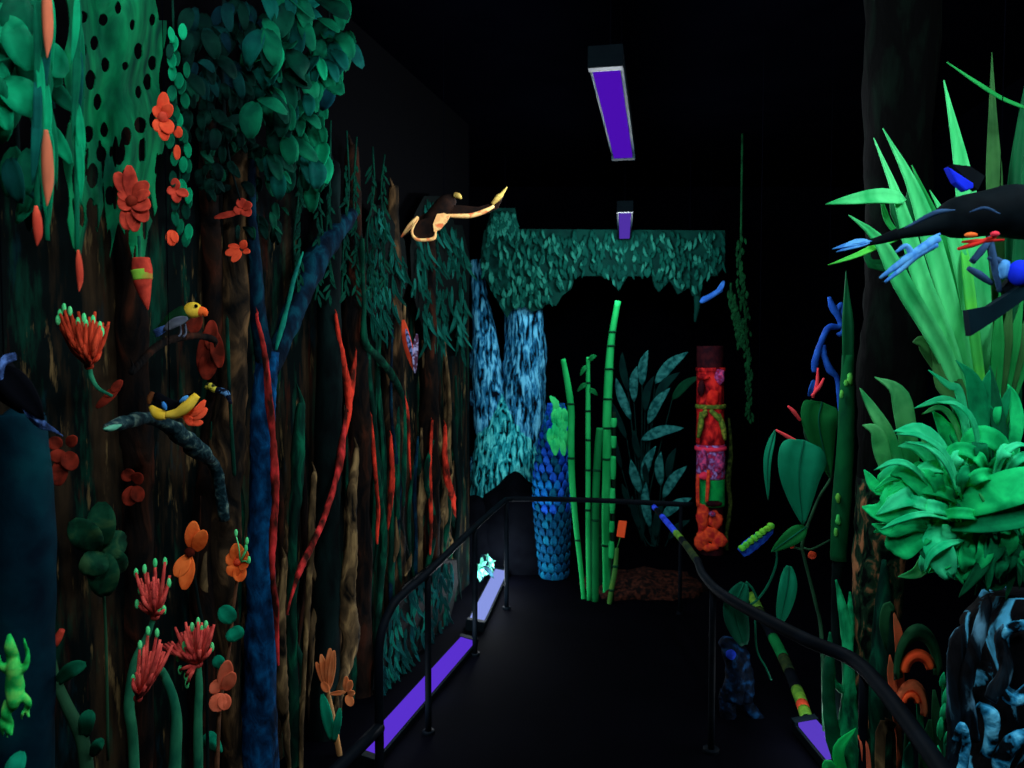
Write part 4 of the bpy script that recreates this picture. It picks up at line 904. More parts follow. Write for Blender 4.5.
fern_plant('lower dim teal fern with short spreading leaves by the red totem', (655, 580), 6.4, [
    (643, 482, 656, 446, 9, 0), (661, 486, 661, 452, 9, 0), (663, 498, 687, 466, 10, 0), (641, 494, 631, 460, 9, 0), (650, 528, 646, 482, 9, 0), (662, 518, 692, 498, 10, 0), (648, 486, 645, 462, 6, 1), (668, 480, 676, 448, 8, 1), (640, 530, 632, 496, 7, 1), (656, 540, 664, 500, 8, 1), (668, 540, 690, 520, 8, 1), (632, 510, 622, 484, 6, 1)])
g = G(); c = P(645, 590, 5.3); g.blob((c.x, c.y, .0), (.42, .3, .10), bump=.3, bs=8, seg=30, rings=14)
g.build('dirt_mound', mat('brown_dirt', (16, 12, 12), (70, 36, 26), scale=34, lo=.42, hi=.72, rough=.9, bump=.6), label='low mound of reddish brown dirt right of the bamboo', cat='mound')

# red totem
YT = 6.2
def T(a, b, d=0): return P(708.5 + (a - 708) * 1.08 + 1.5, b, YT - d)
t = thing('totem', 'red painted totem column with carved bands and an orange figure at its foot', 'totem', V((T(708, 560).x, YT, 0)))
rt = mat('totem_red', (90, 10, 20), (236, 48, 44), (168, 26, 32), scale=22, stretch=(1, 1, .5), detail=6); mg = mat('totem_magenta', (150, 16, 60), (236, 80, 140), (130, 70, 130), scale=34, detail=6); pk = mat('totem_pink', (255, 60, 96)); lil = mat('totem_lilac', (170, 140, 220), (200, 50, 96), (120, 40, 90), scale=30, detail=6)
og = mat('totem_orange', (255, 92, 48), (200, 44, 44), scale=24); gn = mat('totem_green', (14, 180, 80), (10, 140, 70), scale=12); lm = mat('totem_lime', (110, 140, 50), (150, 160, 60), (60, 90, 36), scale=24)
dk = mat('totem_dark', (36, 14, 22), (60, 20, 26), scale=24)
secs = [(346, 368, 13, dk, 'capital'), (368, 404, 13.5, rt, 'red_section'), (404, 420, 13.8, rt, 'red_section'), (420, 444, 14, rt, 'red_section'), (444, 478, 14.2, lil, 'lilac_section'), (478, 505, 13.8, gn, 'green_section'), (505, 556, 12, dk, 'foot')]
for y0, y1, r, mm, nm in secs:
    g = G(); x = 708 + (y0 - 350) * .006
    g.tube([T(x, y0), T(x, (y0 + y1) / 2), T(x, y1)], [px(r, YT)] * 3, 20, n=14, bump=.05, bs=22); g.build(nm, mm, t)
for y, m_, r, h in ((369.5, rt, 14.2, 2), (406, lm, 14.8, 2), (448, pk, 15.4, 1.8)):
    g = G(); g.tube([T(708.5, y - h), T(708.5, y), T(708.5, y + h)], [px(r, YT), px(r + .5, YT), px(r, YT)], 20, n=8); g.build('ring', m_, t)
# carved face pieces
def lump(nm, m_, x, y, rx, rz, d=13):
    g = G(); g.blob(T(x, y, px(d, YT)), (px(rx, YT), px(4, YT), px(rz, YT)), bump=.35, bs=24); g.build(nm, m_, t)
lump('panel', mat('totem_bright_red', (236, 48, 36), (200, 30, 30), scale=20), 711, 397, 6, 8); lump('panel', mg, 717, 377, 5, 8); lump('panel', dk, 700, 388, 3.5, 8); lump('panel', rt, 702, 377, 6, 3)
for x0, y0, x1, y1 in ((704, 410, 698, 420), (708, 410, 720, 424), (716, 414, 722, 440), (700, 412, 697, 438)):
    g = G(); g.tube([T(x0, y0, .11), T((x0 + x1) / 2 + 1, (y0 + y1) / 2, .12), T(x1, y1, .11)], [px(2, YT), px(3, YT), px(1.5, YT)], 8, n=12); g.build('painted_leaf', lm, t)
lump('panel', mg, 702, 460, 5, 10); lump('panel', mg, 716, 464, 5, 10); lump('panel', pk, 703, 476, 7, 3.5)
g = G(); g.tube([T(706.5, 470, .125), T(706, 486, .13), T(705, 502, .125)], [px(1.6, YT), px(2, YT), px(1.6, YT)], 8, n=12); g.build('nose_ridge', og, t)
g = G(); g.tube([T(697, 474, .1), T(696.5, 490, .11), T(697, 506, .1)], px(1.8, YT), 8, n=12); g.build('side_ridge', og, t)
for x, y, rx, rz in ((701, 518, 6, 14), (713, 520, 7, 9), (716, 540, 8, 8), (700, 540, 7, 10), (708, 534, 8, 8), (707, 547, 9, 4)):
    lump('carved_figure', og, x, y, rx, rz, 12)
lump('eye', lil, 710, 514, 3, 3, 18); lump('brow', dk, 711, 504, 9, 3, 16)
g = G(); g.tube([P(729, 418, 6.3), P(731, 450, 6.3), P(728, 480, 6.3), P(730, 505, 6.3), P(726, 540, 6.3), P(728, 556, 6.3)], [px(1, 6), px(2.2, 6), px(3, 6), px(2, 6), px(2.5, 6), px(1.5, 6)], 8, n=40, bump=.5, bs=30)
g.build('lichen_stem', mat('lichen_olive', (30, 44, 20), (84, 104, 44), scale=40, lo=.4, hi=.7), label='olive lichen-covered stem close behind the red totem', cat='stem')
# speckled green hanging vines
for i, (pts, lb) in enumerate((([(741, 235), (740, 270), (744, 300), (747, 340), (748, 380), (750, 420)], 'dim speckled green vine hanging from the ceiling right of the canopy board'),
                               ([(731, 290), (735, 310), (739, 325), (742, 345)], 'short dim speckled vine crossing the longer one'))):
    g = G(); Yv = 5.6 - i * .1
    p0 = P(pts[0][0], pts[0][1], Yv); q = [V((p0.x, p0.y, CEIL if i == 0 else p0.z + .05))] + [P(a, b, Yv) for a, b in pts]
    g.tube(q, .007, 8, n=40)
    for k in range(110):
        u = k / 110 * (len(pts) - 1); j = int(u); f = u - j
        a = pts[j][0] + (pts[min(j + 1, len(pts) - 1)][0] - pts[j][0]) * f + R.uniform(-4, 4); b = pts[j][1] + (pts[min(j + 1, len(pts) - 1)][1] - pts[j][1]) * f
        g.leaf([P(a, b, Yv - .02), P(a + R.uniform(-2, 2), b + 6, Yv - .03)], px(2.4, Yv), n=4, shape='oval')
    g.build('hanging_vine', mat('vine_speckle', (6, 44, 24), (12, 66, 34), scale=20), label=lb, cat='vine', solid=.0015)

# ================================================================ RIGHT SIDE
grn = [mat('agave_green', (44, 176, 96), (86, 224, 134), scale=9, stretch=(1.5, 1.5, .3), rough=.7), mat('agave_mid', (20, 128, 58), (34, 152, 72), scale=5, rough=.7), mat('agave_olive', (36, 84, 42), (52, 108, 54), scale=6, rough=.6), mat('agave_lime', (84, 210, 70), (60, 190, 84), scale=6, rough=.7), mat('agave_deep', (8, 70, 40), (12, 88, 48), scale=6, rough=.6)]
YA = 2.15
def pathleaf(t, pts, w_, m_, Y=None, nrm=(-.3, -1, .2), cup=.35, shape='blade', name='leaf', mats=grn, n=14, ruffle=0, solid=.004):
    """pts = (px, py, depth offset towards the viewer in metres)"""
    Y = Y or YA; g = G(); g.leaf([P(a, b, Y - d) for a, b, d in pts], px(w_ * (.66 if mats is grn else 1), Y), nrm, n=n, cup=cup, shape=shape, ruffle=ruffle)
    return g.build(name, mats[m_], t, solid=solid)
t = thing('agave', 'tall fan of bright green sword leaves on the right', 'plant', P(985, 470, YA))
A = lambda pts, w_, m_, **k: pathleaf(t, pts, w_, m_, **k)
A([(968, 420, .0), (942, 352, .04), (905, 290, .08), (878, 240, .10), (849, 215, .12)], 26, 0)
A([(970, 420, .0), (948, 345, .03), (921, 280, .06), (900, 205, .06), (874, 138, .04)], 24, 0)
A([(974, 420, -.02), (955, 330, .02), (935, 255, .04), (912, 185, .05), (883, 128, .03)], 27, 0)
A([(976, 420, -.04), (962, 330, .0), (948, 260, .0), (930, 210, .0), (912, 165, 0)], 24, 1)
A([(980, 420, -.02), (972, 330, .02), (962, 270, .04), (948, 225, .05), (930, 190, .02)], 22, 0)
A([(983, 420, -.06), (980, 330, -.02), (973, 250, -.02), (960, 160, -.03), (944, 80, -.05)], 34, 0)
A([(986, 420, .0), (976, 350, .05), (970, 300, .06), (964, 250, .05), (955, 215, .02)], 15, 3)
A([(906, 200, .06), (880, 197, .08), (852, 200, .09), (826, 204, .08)], 24, 0, shape='drop', nrm=(0, -1, .35))
A([(905, 236, .06), (880, 245, .08), (855, 256, .10), (828, 265, .10)], 9, 3, shape='lance', nrm=(0, -1, .5))
A([(905, 240, .02), (890, 225, .02), (884, 210, .02), (880, 190, .02)], 8, 1)
A([(1024, 108, -.1), (1000, 98, -.1), (975, 82, -.1), (947, 62, -.1)], 8, 1, nrm=(0, -1, .6))
A([(1004, 420, -.2), (996, 240, -.2), (993, 150, -.2), (992, 52, -.2)], 24, 2)
A([(1016, 420, -.16), (1012, 250, -.16), (1018, 150, -.18), (1034, 40, -.2)], 22, 4)
A([(1010, 420, -.1), (1016, 300, -.1), (1024, 200, -.1), (1030, 100, -.1)], 20, 4)
for x, y in ((866, 225), (890, 175), (905, 170), (922, 190), (938, 200), (952, 215)):       # deep green blades added behind to colour in shaded gaps
    A([(975, 420, -.08), (955, 340, -.06), (932, 270, -.05), (x + 6, y + 40, -.05), (x + 4, y + 16, -.05)], 26, 4)
for k, (x, y) in enumerate(((1000, 285), (1012, 288), (1024, 292), (1038, 300), (1052, 312))):
    A([(992 + k * 2, 430, .02), (996 + k * 6, 370, .05), (998 + k * 9, 330, .06), (x, y, .05)], 17, 2 if k % 2 else 1)
A([(975, 440, .0), (950, 380, .02), (925, 345, .02), (913, 342, .02)], 30, 2, shape='lance')
A([(972, 440, .02), (955, 400, .04), (940, 380, .04), (930, 330, .02)], 22, 2)
g = G(); g.tube([P(985, 520, YA + .1), P(985, 470, YA + .08), P(984, 410, YA + .05)], [px(26, YA), px(30, YA), px(20, YA)], 16, n=18, bump=.1); g.build('base', grn[4], t)

YF = 2.0
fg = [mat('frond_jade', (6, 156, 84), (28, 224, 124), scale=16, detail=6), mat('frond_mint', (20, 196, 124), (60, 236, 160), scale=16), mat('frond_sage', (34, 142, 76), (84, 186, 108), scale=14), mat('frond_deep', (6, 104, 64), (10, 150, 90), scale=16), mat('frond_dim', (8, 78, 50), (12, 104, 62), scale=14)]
t = thing('fountain_plant', 'bushy bright green plant with curling ruffled leaves atop the blue stump', 'plant', P(975, 590, YF))
B = lambda pts, w_, m_, **k: pathleaf(t, pts, w_, m_, Y=YF, mats=fg, **({'shape': 'lance', 'cup': .3, 'nrm': (-.2, -1, .35)} | k))
B([(905, 480, .04), (890, 440, .07), (874, 412, .08), (860, 388, .07)], 13, 2)
B([(912, 480, .02), (906, 430, .06), (897, 392, .08), (875, 377, .08)], 19, 2, shape='blade')
B([(893, 490, .06), (882, 455, .08), (876, 432, .09), (863, 425, .09)], 15, 2)
B([(958, 500, .10), (944, 462, .15), (922, 432, .17), (894, 431, .18)], 20, 1, nrm=(-.2, -1, .9))
B([(960, 510, .08), (936, 470, .12), (915, 448, .13), (898, 446, .12)], 14, 1, nrm=(-.2, -1, .9))
B([(966, 460, .06), (962, 418, .1), (945, 400, .1), (914, 408, .1)], 11, 1, nrm=(0, -1, .9))
B([(966, 466, .06), (955, 425, .1), (940, 408, .1), (922, 414, .1)], 8, 2, nrm=(0, -1, .9))
B([(972, 460, .08), (960, 395, .1), (948, 385, .1), (929, 370, .1)], 8, 1)
B([(975, 480, .06), (978, 420, .09), (972, 380, .09), (956, 360, .08)], 17, 3, shape='blade')
B([(965, 490, .04), (952, 450, .06), (942, 425, .07), (933, 411, .07)], 15, 0)
B([(985, 480, .06), (982, 430, .07), (985, 390, .07), (990, 370, .07)], 12, 3)
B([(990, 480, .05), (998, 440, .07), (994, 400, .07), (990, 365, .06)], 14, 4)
B([(1004, 480, .05), (1016, 430, .07), (1014, 400, .06), (1008, 384, .06)], 12, 0)
B([(925, 475, .06), (930, 455, .08), (926, 440, .08), (924, 430, .08)], 12, 2, shape='lance')
B([(960, 446, .12), (980, 436, .14), (1000, 446, .14), (998, 466, .13)], 20, 0, shape='lance')
B([(925, 505, .08), (896, 480, .12), (878, 488, .13), (864, 470, .12)], 24, 0, shape='drop', ruffle=.35)
B([(945, 520, .10), (908, 496, .15), (884, 512, .16), (862, 507, .15)], 34, 0, shape='drop', ruffle=.3)
B([(950, 515, .12), (918, 498, .17), (900, 500, .18), (876, 515, .17)], 18, 1, shape='lance')
B([(950, 530, .10), (915, 520, .15), (890, 530, .16), (872, 524, .15)], 22, 0, shape='drop')
B([(950, 535, .10), (920, 528, .15), (900, 545, .16), (892, 552, .15)], 30, 0, shape='oval', ruffle=.2)
B([(950, 540, .08), (932, 552, .12), (918, 572, .13), (898, 577, .12)], 13, 2)
B([(955, 530, .12), (936, 540, .17), (942, 560, .18), (950, 578, .17)], 26, 1, shape='oval')
B([(970, 530, .10), (955, 545, .14), (962, 565, .15), (958, 580, .14)], 22, 0, shape='oval')
B([(935, 500, .12), (925, 490, .17), (905, 472, .17), (890, 475, .16)], 20, 0, shape='lance', ruffle=.3)
for a, b, c, d, e, f, w_, m_ in ((985, 520, 1000, 560, 1002, 590, 8, 3), (992, 520, 986, 560, 975, 595, 7, 4), (1000, 520, 1012, 565, 1006, 600, 8, 4), (975, 540, 990, 585, 1012, 582, 7, 3), (1010, 520, 1024, 560, 1028, 590, 10, 3), (980, 530, 980, 570, 1000, 590, 6, 4), (960, 545, 972, 575, 990, 592, 6, 4), (1020, 520, 1030, 550, 1022, 575, 10, 0)):
    B([(a, b, .06), (c, d, .12), (e, f, .1)], w_, m_)
for k in range(26):
    x, y = R.uniform(905, 975), R.uniform(468, 545); an = math.radians(R.uniform(190, 350)); l = R.uniform(24, 48)
    ex, ey = x + math.sin(an) * l * 1.1, y - math.cos(an) * l * .5
    B([(x, y, .05 + R.uniform(0, .06)), ((x + ex) / 2, (y + ey) / 2 - 8, .14), (ex, ey, .12)], R.uniform(12, 22), R.choice([0, 0, 0, 3, 1]), ruffle=.15)
for k in range(16):
    x, y = R.uniform(950, 1020), R.uniform(430, 500); an = math.radians(R.uniform(-40, 40)); l = R.uniform(30, 60)
    B([(x, y, .03), (x + math.sin(an) * l * .5, y - l * .5, .07), (x + math.sin(an) * l * 1.2, y - l, .06)], R.uniform(10, 18), R.choice([3, 3, 4, 0]))
B([(955, 512, .14), (990, 496, .20), (1030, 484, .24), (1080, 478, .25)], 34, 0, shape='oval', nrm=(0, -1, .7), cup=.2)
B([(950, 528, .12), (985, 522, .2), (1030, 514, .24), (1080, 506, .25)], 24, 3, shape='oval', nrm=(0, -1, .7), cup=.2)
for k in range(34):        # slim arching fronds spilling out of the heart
    an = math.radians(R.uniform(-80, 75)); l = R.uniform(50, 105); x, y = R.uniform(940, 1000), R.uniform(480, 530)
    dx, dy = math.sin(an), -math.cos(an); dp = R.uniform(.2, .6) * l
    B([(x, y, .06), (x + dx * l * .45, y + dy * l * .5, .13 + R.uniform(0, .08)), (x + dx * l * .85, y + dy * l * .62 + dp * .1, .16), (x + dx * l * 1.1, y + dy * l * .45 + dp * .4, .15)], R.uniform(7, 13), R.choice([0, 0, 1, 1, 3, 2]))
for k in range(20):        # lower fronds hanging down over the stump
    x = R.uniform(930, 1030); y = R.uniform(520, 545)
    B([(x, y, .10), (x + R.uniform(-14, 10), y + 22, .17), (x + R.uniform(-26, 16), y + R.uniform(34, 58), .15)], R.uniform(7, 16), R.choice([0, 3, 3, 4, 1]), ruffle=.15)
g = G(); g.blob(P(970, 525, YF), (.13, .10, .13), bump=.3, bs=12); g.build('heart', fg[3], t)

for q, w_ in (([(962, 500, .16), (946, 456, .21), (920, 436, .22), (896, 434, .21)], 7), ([(958, 495, .17), (944, 462, .22), (926, 446, .22), (905, 442, .21)], 6), ([(940, 500, .14), (915, 470, .19), (895, 462, .2), (874, 470, .19)], 7), ([(965, 540, .14), (945, 545, .2), (930, 556, .2), (925, 572, .19)], 7),
              ([(980, 470, .12), (974, 425, .16), (958, 405, .16), (936, 402, .15)], 6), ([(950, 520, .16), (925, 514, .21), (900, 520, .21), (880, 530, .2)], 6), ([(990, 500, .14), (1000, 460, .19), (1016, 445, .2), (1032, 448, .19)], 7)):
    B(q, w_, 1, nrm=(-.1, -1, .8))  # thin mint arcs laid in front as painted highlights
# black stump with blue brush marks under it
stumpm = mat('stump_brush', (2, 4, 8), (92, 206, 250), (4, 14, 22), scale=9, stretch=(1, 1, .6), lo=.50, hi=.60, rough=.7, bump=.9, detail=6, spec=.08, dist=1)
stumpd = mat('stump_brush_dim', (2, 4, 8), (84, 140, 166), (8, 26, 36), scale=14, stretch=(1.2, 1.2, .3), lo=.40, hi=.62, rough=.7, bump=.9, detail=6, spec=.08, dist=1)
c0 = P(1000, 700, 1.95)
t = thing('stump', 'gnarled black stump brushed with pale blue under the bushy plant', 'stump', V((c0.x, 1.95, 0)))
Z = lambda a, b, d=0: P(a, b, 1.95 - d)
g = G(); bx = c0.x + .055
g.tube([V((bx + .03, 1.95, 0)), V((bx + .02, 1.95, .25)), V((bx + .01, 1.95, .5)), V((bx, 1.95, .75)), V((bx, 1.96, .93)), V((bx, 1.97, 1.02))], [.26, .22, .165, .14, .15, .10], 30, bump=.35, bs=7, n=60); g.build('trunk', stumpm, t)
for pts in ([(960, 640, 7, .10), (955, 690, 8, .12), (957, 740, 9, .13), (950, 800, 10, .14)], [(985, 610, 6, .12), (975, 650, 7, .14), (966, 690, 7, .14), (972, 740, 8, .15)], [(1000, 640, 6, .13), (1006, 670, 6, .15), (990, 700, 6, .16)]):
    pts = [(pts[0][0] + 3, pts[0][1] - 16, .8, pts[0][3])] + pts; g = G(); g.tube([Z(a, b, d) for a, b, r, d in pts], [px(r, 1.9) for a, b, r, d in pts], 12, bump=.45, bs=16, n=36); g.build('root', stumpd, t)
for pts in ([(1030, 625, 8, .12), (1012, 628, 7, .14), (1000, 640, 4, .13)], [(978, 705, 6, .17), (990, 715, 10, .18), (992, 735, 8, .18), (985, 755, 6, .17)], [(1030, 735, 8, .18), (1010, 745, 10, .19), (1000, 765, 9, .18), (1010, 790, 8, .18)], [(955, 740, 5, .16), (962, 725, 6, .17), (966, 745, 6, .17), (960, 775, 6, .16)], [(1000, 690, 5, .16), (1015, 700, 7, .17), (1030, 690, 8, .16)]):
    g = G(); g.tube([Z(a, b, d) for a, b, r, d in pts], [px(r * .8, 1.9) for a, b, r, d in pts], 12, bump=.45, bs=16, n=30); g.build('knot', mat('stump_light', (3, 10, 16), (104, 214, 252), (40, 136, 180), scale=22, lo=.40, hi=.6, bump=.9, detail=6), t)

# big black bird at the right edge
YB2 = 1.75
t = thing('bird', 'big black bird with pale blue claws and tail in front of the sword leaves', 'bird', P(980, 250, YB2))
Bp = lambda a, b, d=0: P(a, b, YB2 - d)
blk = mat('feather_black', (5, 12, 16), (8, 18, 22), scale=16); lb_ = mat('feather_pale_blue', (96, 176, 236), (60, 130, 210), scale=26, stretch=(2, 2, 1)); slate = mat('leg_slate', (34, 60, 92), (50, 84, 120), scale=26); ub = mat('ultramarine', (24, 50, 235), (16, 36, 200), scale=14)
skin('body', blk, [(Bp(975, 215), px(24, YB2)), (Bp(945, 220), px(15, YB2)), (Bp(915, 230), px(8, YB2)), (Bp(892, 236), px(4, YB2)), (Bp(1005, 210), px(30, YB2)), (Bp(1035, 215), px(28, YB2)), (Bp(1062, 225), px(18, YB2))], [(0, 1), (1, 2), (2, 3), (0, 4), (4, 5), (5, 6)], t)
g = G(); g.blob(Bp(1082, 222, .02), (px(24, YB2), px(18, YB2), px(20, YB2))); g.build('head', blk, t)
g = G(); g.tube([Bp(1098, 216, .02), Bp(1118, 220, .02), Bp(1128, 234, .02), Bp(1127, 246, .02)], [px(13, YB2), px(11, YB2), px(6, YB2), px(1, YB2)], 12, n=18); g.build('beak', slate, t)
g = G(); g.tube([Bp(898, 234, .03), Bp(880, 240, .03), Bp(866, 243, .03)], [px(6, YB2), px(4, YB2), px(3, YB2)], 10, flat=.6, n=12); g.build('tail', blk, t)
g = G()
for a, b, c, d in ((872, 241, 832, 249), (870, 243, 836, 252), (868, 240, 842, 246)): g.leaf([Bp(a, b, .04), Bp((a + c) / 2, (b + d) / 2 - 1, .05), Bp(c, d, .04)], px(5, YB2), (0, -1, .4), n=8)
g.build('tail_tip', lb_, t, solid=.003)
g = G()
for q in ([(938, 238, 5), (920, 250, 5.5), (902, 262, 4.5), (880, 278, 2)], [(936, 244, 4), (915, 256, 5), (900, 270, 3.5), (885, 282, 1.6)], [(912, 254, 4), (906, 246, 3), (896, 252, 1.6)], [(925, 248, 3), (930, 240, 3), (940, 234, 1.5)]):
    g.tube([Bp(a, b, .14) for a, b, r in q], [px(r * .8, YB2) for a, b, r in q], 9, n=16, bump=.2, bs=40)
g.build('claw', lb_, t)
g = G()
for q in ([(972, 262, 3), (982, 250, 3.6), (992, 238, 2.5)], [(990, 236, 2.4), (994, 262, 3.2), (1000, 292, 2)], [(968, 268, 2), (978, 274, 3.6), (992, 284, 2)], [(988, 258, 1.6), (1000, 262, 3), (1010, 280, 2)]):
    g.tube([Bp(a, b, .10) for a, b, r in q], [px(r, YB2) for a, b, r in q], 9, n=14, bump=.2, bs=40)
g.build('leg', slate, t)
g = G(); g.blob(Bp(1005, 268, .12), (px(6, YB2), px(5, YB2), px(9, YB2)), bump=.4, bs=50); g.build('talon', lb_, t)
g = G(); g.cut([Bp(a, b, .17) for a, b in ((948, 166), (960, 174), (974, 183), (974, 188), (966, 191), (956, 182))], V((0, .02, 0))); g.build('wing_patch', ub, t, smooth=False, bevel=.003)
g = G(); g.cut([Bp(a, b, .15) for a, b in ((952, 164), (970, 166), (985, 176), (978, 190), (966, 178))], V((0, .02, 0))); g.build('wing_tip', blk, t, smooth=False)
g = G(); g.blob(Bp(1020, 273, .13), (px(11, YB2), px(8, YB2), px(12, YB2))); g.build('blue_breast', ub, t)
redb = mat('feather_red', (170, 30, 30), (215, 50, 40), scale=26); 
g = G()
for q in ([(958, 249, 1.4), (975, 244, 2.4), (996, 236, 1.4)], [(962, 242, 1), (978, 241, 2), (1004, 240, 1)]):
    g.tube([Bp(a, b, .15) for a, b, r in q], [px(r, YB2) for a, b, r in q], 8, n=12)
g.build('red_throat_stripe', redb, t)
g = G(); g.blob(Bp(971, 235, .16), (px(6, YB2), px(3, YB2), px(2.6, YB2))); g.build('orange_fleck', orange, t)
g = G(); g.blob(Bp(995, 234, .16), (px(4, YB2), px(3, YB2), px(2.6, YB2))); g.build('red_fleck', mat('red_fleck', (235, 60, 80)), t)
for q in ([(905, 228, 1.5), (935, 213, 4), (955, 210, 1)], [(970, 212, 1), (985, 208, 2.6), (1000, 214, 1)]):
    g = G(); g.tube([Bp(a, b, .17) for a, b, r in q], [px(r * .6, YB2) for a, b, r in q], 8, n=12); g.build('sheen_feather', slate, t)
g = G(); g.cut([Bp(a, b, .13) for a, b in ((968, 310), (990, 306), (1024, 284), (1060, 270), (1060, 290), (1024, 300), (996, 320), (971, 336))], V((0, .02, 0))); g.build('wing', mat('wing_dark_teal', (4, 22, 30), (6, 30, 38), scale=9), t, smooth=False)
g = G(); g.cut([Bp(a, b, .10) for a, b in ((1000, 290), (1040, 250), (1080, 240), (1080, 300), (1030, 300))], V((0, .02, 0))); g.build('wing', blk, t, smooth=False)
wire(t, Bp(1000, 195))

# tall dark trunk behind the plants
trk = mat('dark_mossy_bark', (.8, 1.6, 1.6), (4, 14, 9), scale=18, stretch=(1, 1, .3), lo=.5, hi=.75, rough=.9, bump=.6)
lich = mat('lichen_bark', (4, 9, 8), (150, 100, 66), (24, 52, 34), scale=24, stretch=(1, 1, .45), dist=.8, lo=.42, hi=.66, rough=.9, bump=.8)
Yk = 2.75
t = thing('tree_trunk', 'tall dark tree trunk with a lichen-flecked lower bark right of the handrail', 'trunk', V((P(880, 768, Yk).x, Yk, 0)))
g = G(); g.tube([V((P(900, 0, Yk).x, Yk, CEIL)), P(897, 250, Yk), P(893, 380, Yk), P(885, 500, Yk)], [px(34, Yk), px(32, Yk), px(30, Yk), px(27, Yk)], 18, bump=.2, bs=8, n=50); g.build('trunk', trk, t)
g = G(); g.tube([P(886, 480, Yk), P(878, 560, Yk), P(874, 640, Yk), P(872, 700, Yk), V((P(872, 768, Yk).x, Yk, 0))], [px(27, Yk), px(24, Yk), px(22, Yk), px(23, Yk), px(30, Yk)], 18, bump=.25, bs=9, n=50); g.build('lower_trunk', lich, t)
g = G(); g.tube([P(884, 560, Yk - .12), P(884, 620, Yk - .1), P(880, 690, Yk - .1), P(880, 780, Yk - .1)], [px(2, Yk), px(10, Yk), px(11, Yk), px(9, Yk)], 12, bump=.2, bs=16, n=36); g.build('moss_strip', greenbark, t)

# narrow stalk
Ys = 2.95
t = thing('spear_stalk', 'tall slim green stalk with a spear leaf right of the broad-leaved plant', 'plant', V((P(846, 768, Ys).x, Ys, 0)))
g = G(); g.leaf([P(848, 380, Ys), P(848, 330, Ys - .02), P(846, 271, Ys)], px(11, Ys), (-.2, -1, 0), shape='blade', n=12); g.build('spear_leaf', grn[4], t, solid=.006)
g = G(); g.tube([P(848, 355, Ys), P(846, 430, Ys), P(842, 500, Ys), P(838, 560, Ys)], [px(6, Ys), px(8, Ys), px(9, Ys), px(8, Ys)], 12, bump=.12, bs=14, n=34); g.build('stem', mat('stalk_green', (4, 56, 34), (8, 86, 44), scale=12, stretch=(1, 1, .4)), t)
g = G(); g.tube([P(838, 555, Ys), P(836, 600, Ys), P(838, 680, Ys), V((P(840, 768, Ys).x, Ys, 0))], [px(6, Ys), px(5, Ys), px(6, Ys), px(8, Ys)], 10, bump=.2, bs=14, n=30); g.build('lower_stem', darkbark, t)
for a, b, r in ((850, 379, 3), (846, 383, 2), (842, 394, 2), (838, 498, 2.4), (838, 520, 2.6), (836, 532, 2.2)): 
    g = G(); g.blob(P(a, b, Ys - .035), (px(r, Ys), px(r, Ys), px(r * 2, Ys)), bump=.4, bs=60, seg=10, rings=7); g.build('bright_fleck', mat('fleck_lime', (60, 190, 90), (90, 170, 60), scale=14), t)

# broad-leaved plant
Yq = 3.1
t = thing('broad_leaved_plant', 'plant with large oval hanging leaves and red leaf stalks above the handrail', 'plant', V((P(824, 700, Yq).x, Yq, 0)))
Q = lambda a, b, d=0: P(a, b, Yq - d)
oval = mat('leaf_oval_teal', (6, 106, 74), (14, 126, 90), scale=6, rough=.7); ovg = mat('leaf_oval_green', (8, 88, 40), (18, 104, 48), scale=6, rough=.7); ovd = mat('leaf_oval_deep', (4, 74, 54), (8, 92, 66), scale=7, rough=.7)
redst = mat('stalk_red', (220, 60, 70), (240, 84, 84), scale=16)
def big(pts, w_, m_, shape='oval', nrm=(0, -1, .15), cup=.2):
    g = G(); g.leaf([Q(*p) for p in pts], px(w_, Yq), nrm, n=18, cup=cup, shape=shape); o = g.build('leaf', m_, t, solid=.004)
    g = G(); g.tube([Q(p[0], p[1], p[2] + .004) for p in pts], [.0035, .003, .001][:len(pts)] if len(pts) == 3 else .002, 6, n=14); g.build('midrib', ovd, o)
big([(804, 440, .05), (799, 475, .09), (803, 525, .08)], 47, oval, 'drop')
big([(822, 402, -.04), (819, 425, -.02), (830, 478, -.04)], 40, ovg, 'drop')
big([(775, 430, .05), (768, 460, .06), (768, 500, .05)], 9, oval, 'lance', nrm=(-.8, -.6, .1))
big([(806, 527, .06), (792, 537, .09), (771, 552, .08)], 16, ovg, 'lance', nrm=(.2, -1, .6))
big([(789, 566, .05), (787, 590, .09), (780, 623, .08)], 18, oval, 'oval')
big([(744, 583, .04), (735, 610, .07), (744, 645, .06)], 25, ovd, 'oval')
for pts, m_ in (([(803, 445, .04), (790, 438, .05), (776, 430, .05)], redst), ([(800, 420, .0), (794, 412, .02), (788, 406, .02)], redst), ([(812, 396, -.02), (820, 386, -.03), (824, 378, -.03)], redst), ([(813, 398, -.04), (817, 384, -.04), (818, 368, -.04)], redst)):
    g = G(); g.tube([Q(*p) for p in pts], [.006, .008, .004], 8, n=12); g.build('leaf_stalk', m_, t)
g = G(); g.tube([V((Q(826, 700).x, Yq, 0)), Q(822, 640), Q(815, 600), Q(805, 560), Q(803, 540), Q(818, 500, -.05), Q(832, 470, -.08), Q(808, 440, -.04), Q(806, 420, -.05), Q(812, 400, -.04)], [.009, .008, .007, .007, .007, .006, .006, .008, .006, .005], 9, n=60); g.build('stem', stemd, t)
g = G(); g.tube([Q(803, 550, .02), Q(796, 548, .03), Q(780, 545, .03)], .004, 8, n=10); g.tube([Q(804, 548, .02), Q(812, 549, .02), Q(830, 540, .0)], .004, 8, n=10); g.build('twig', stemd, t)
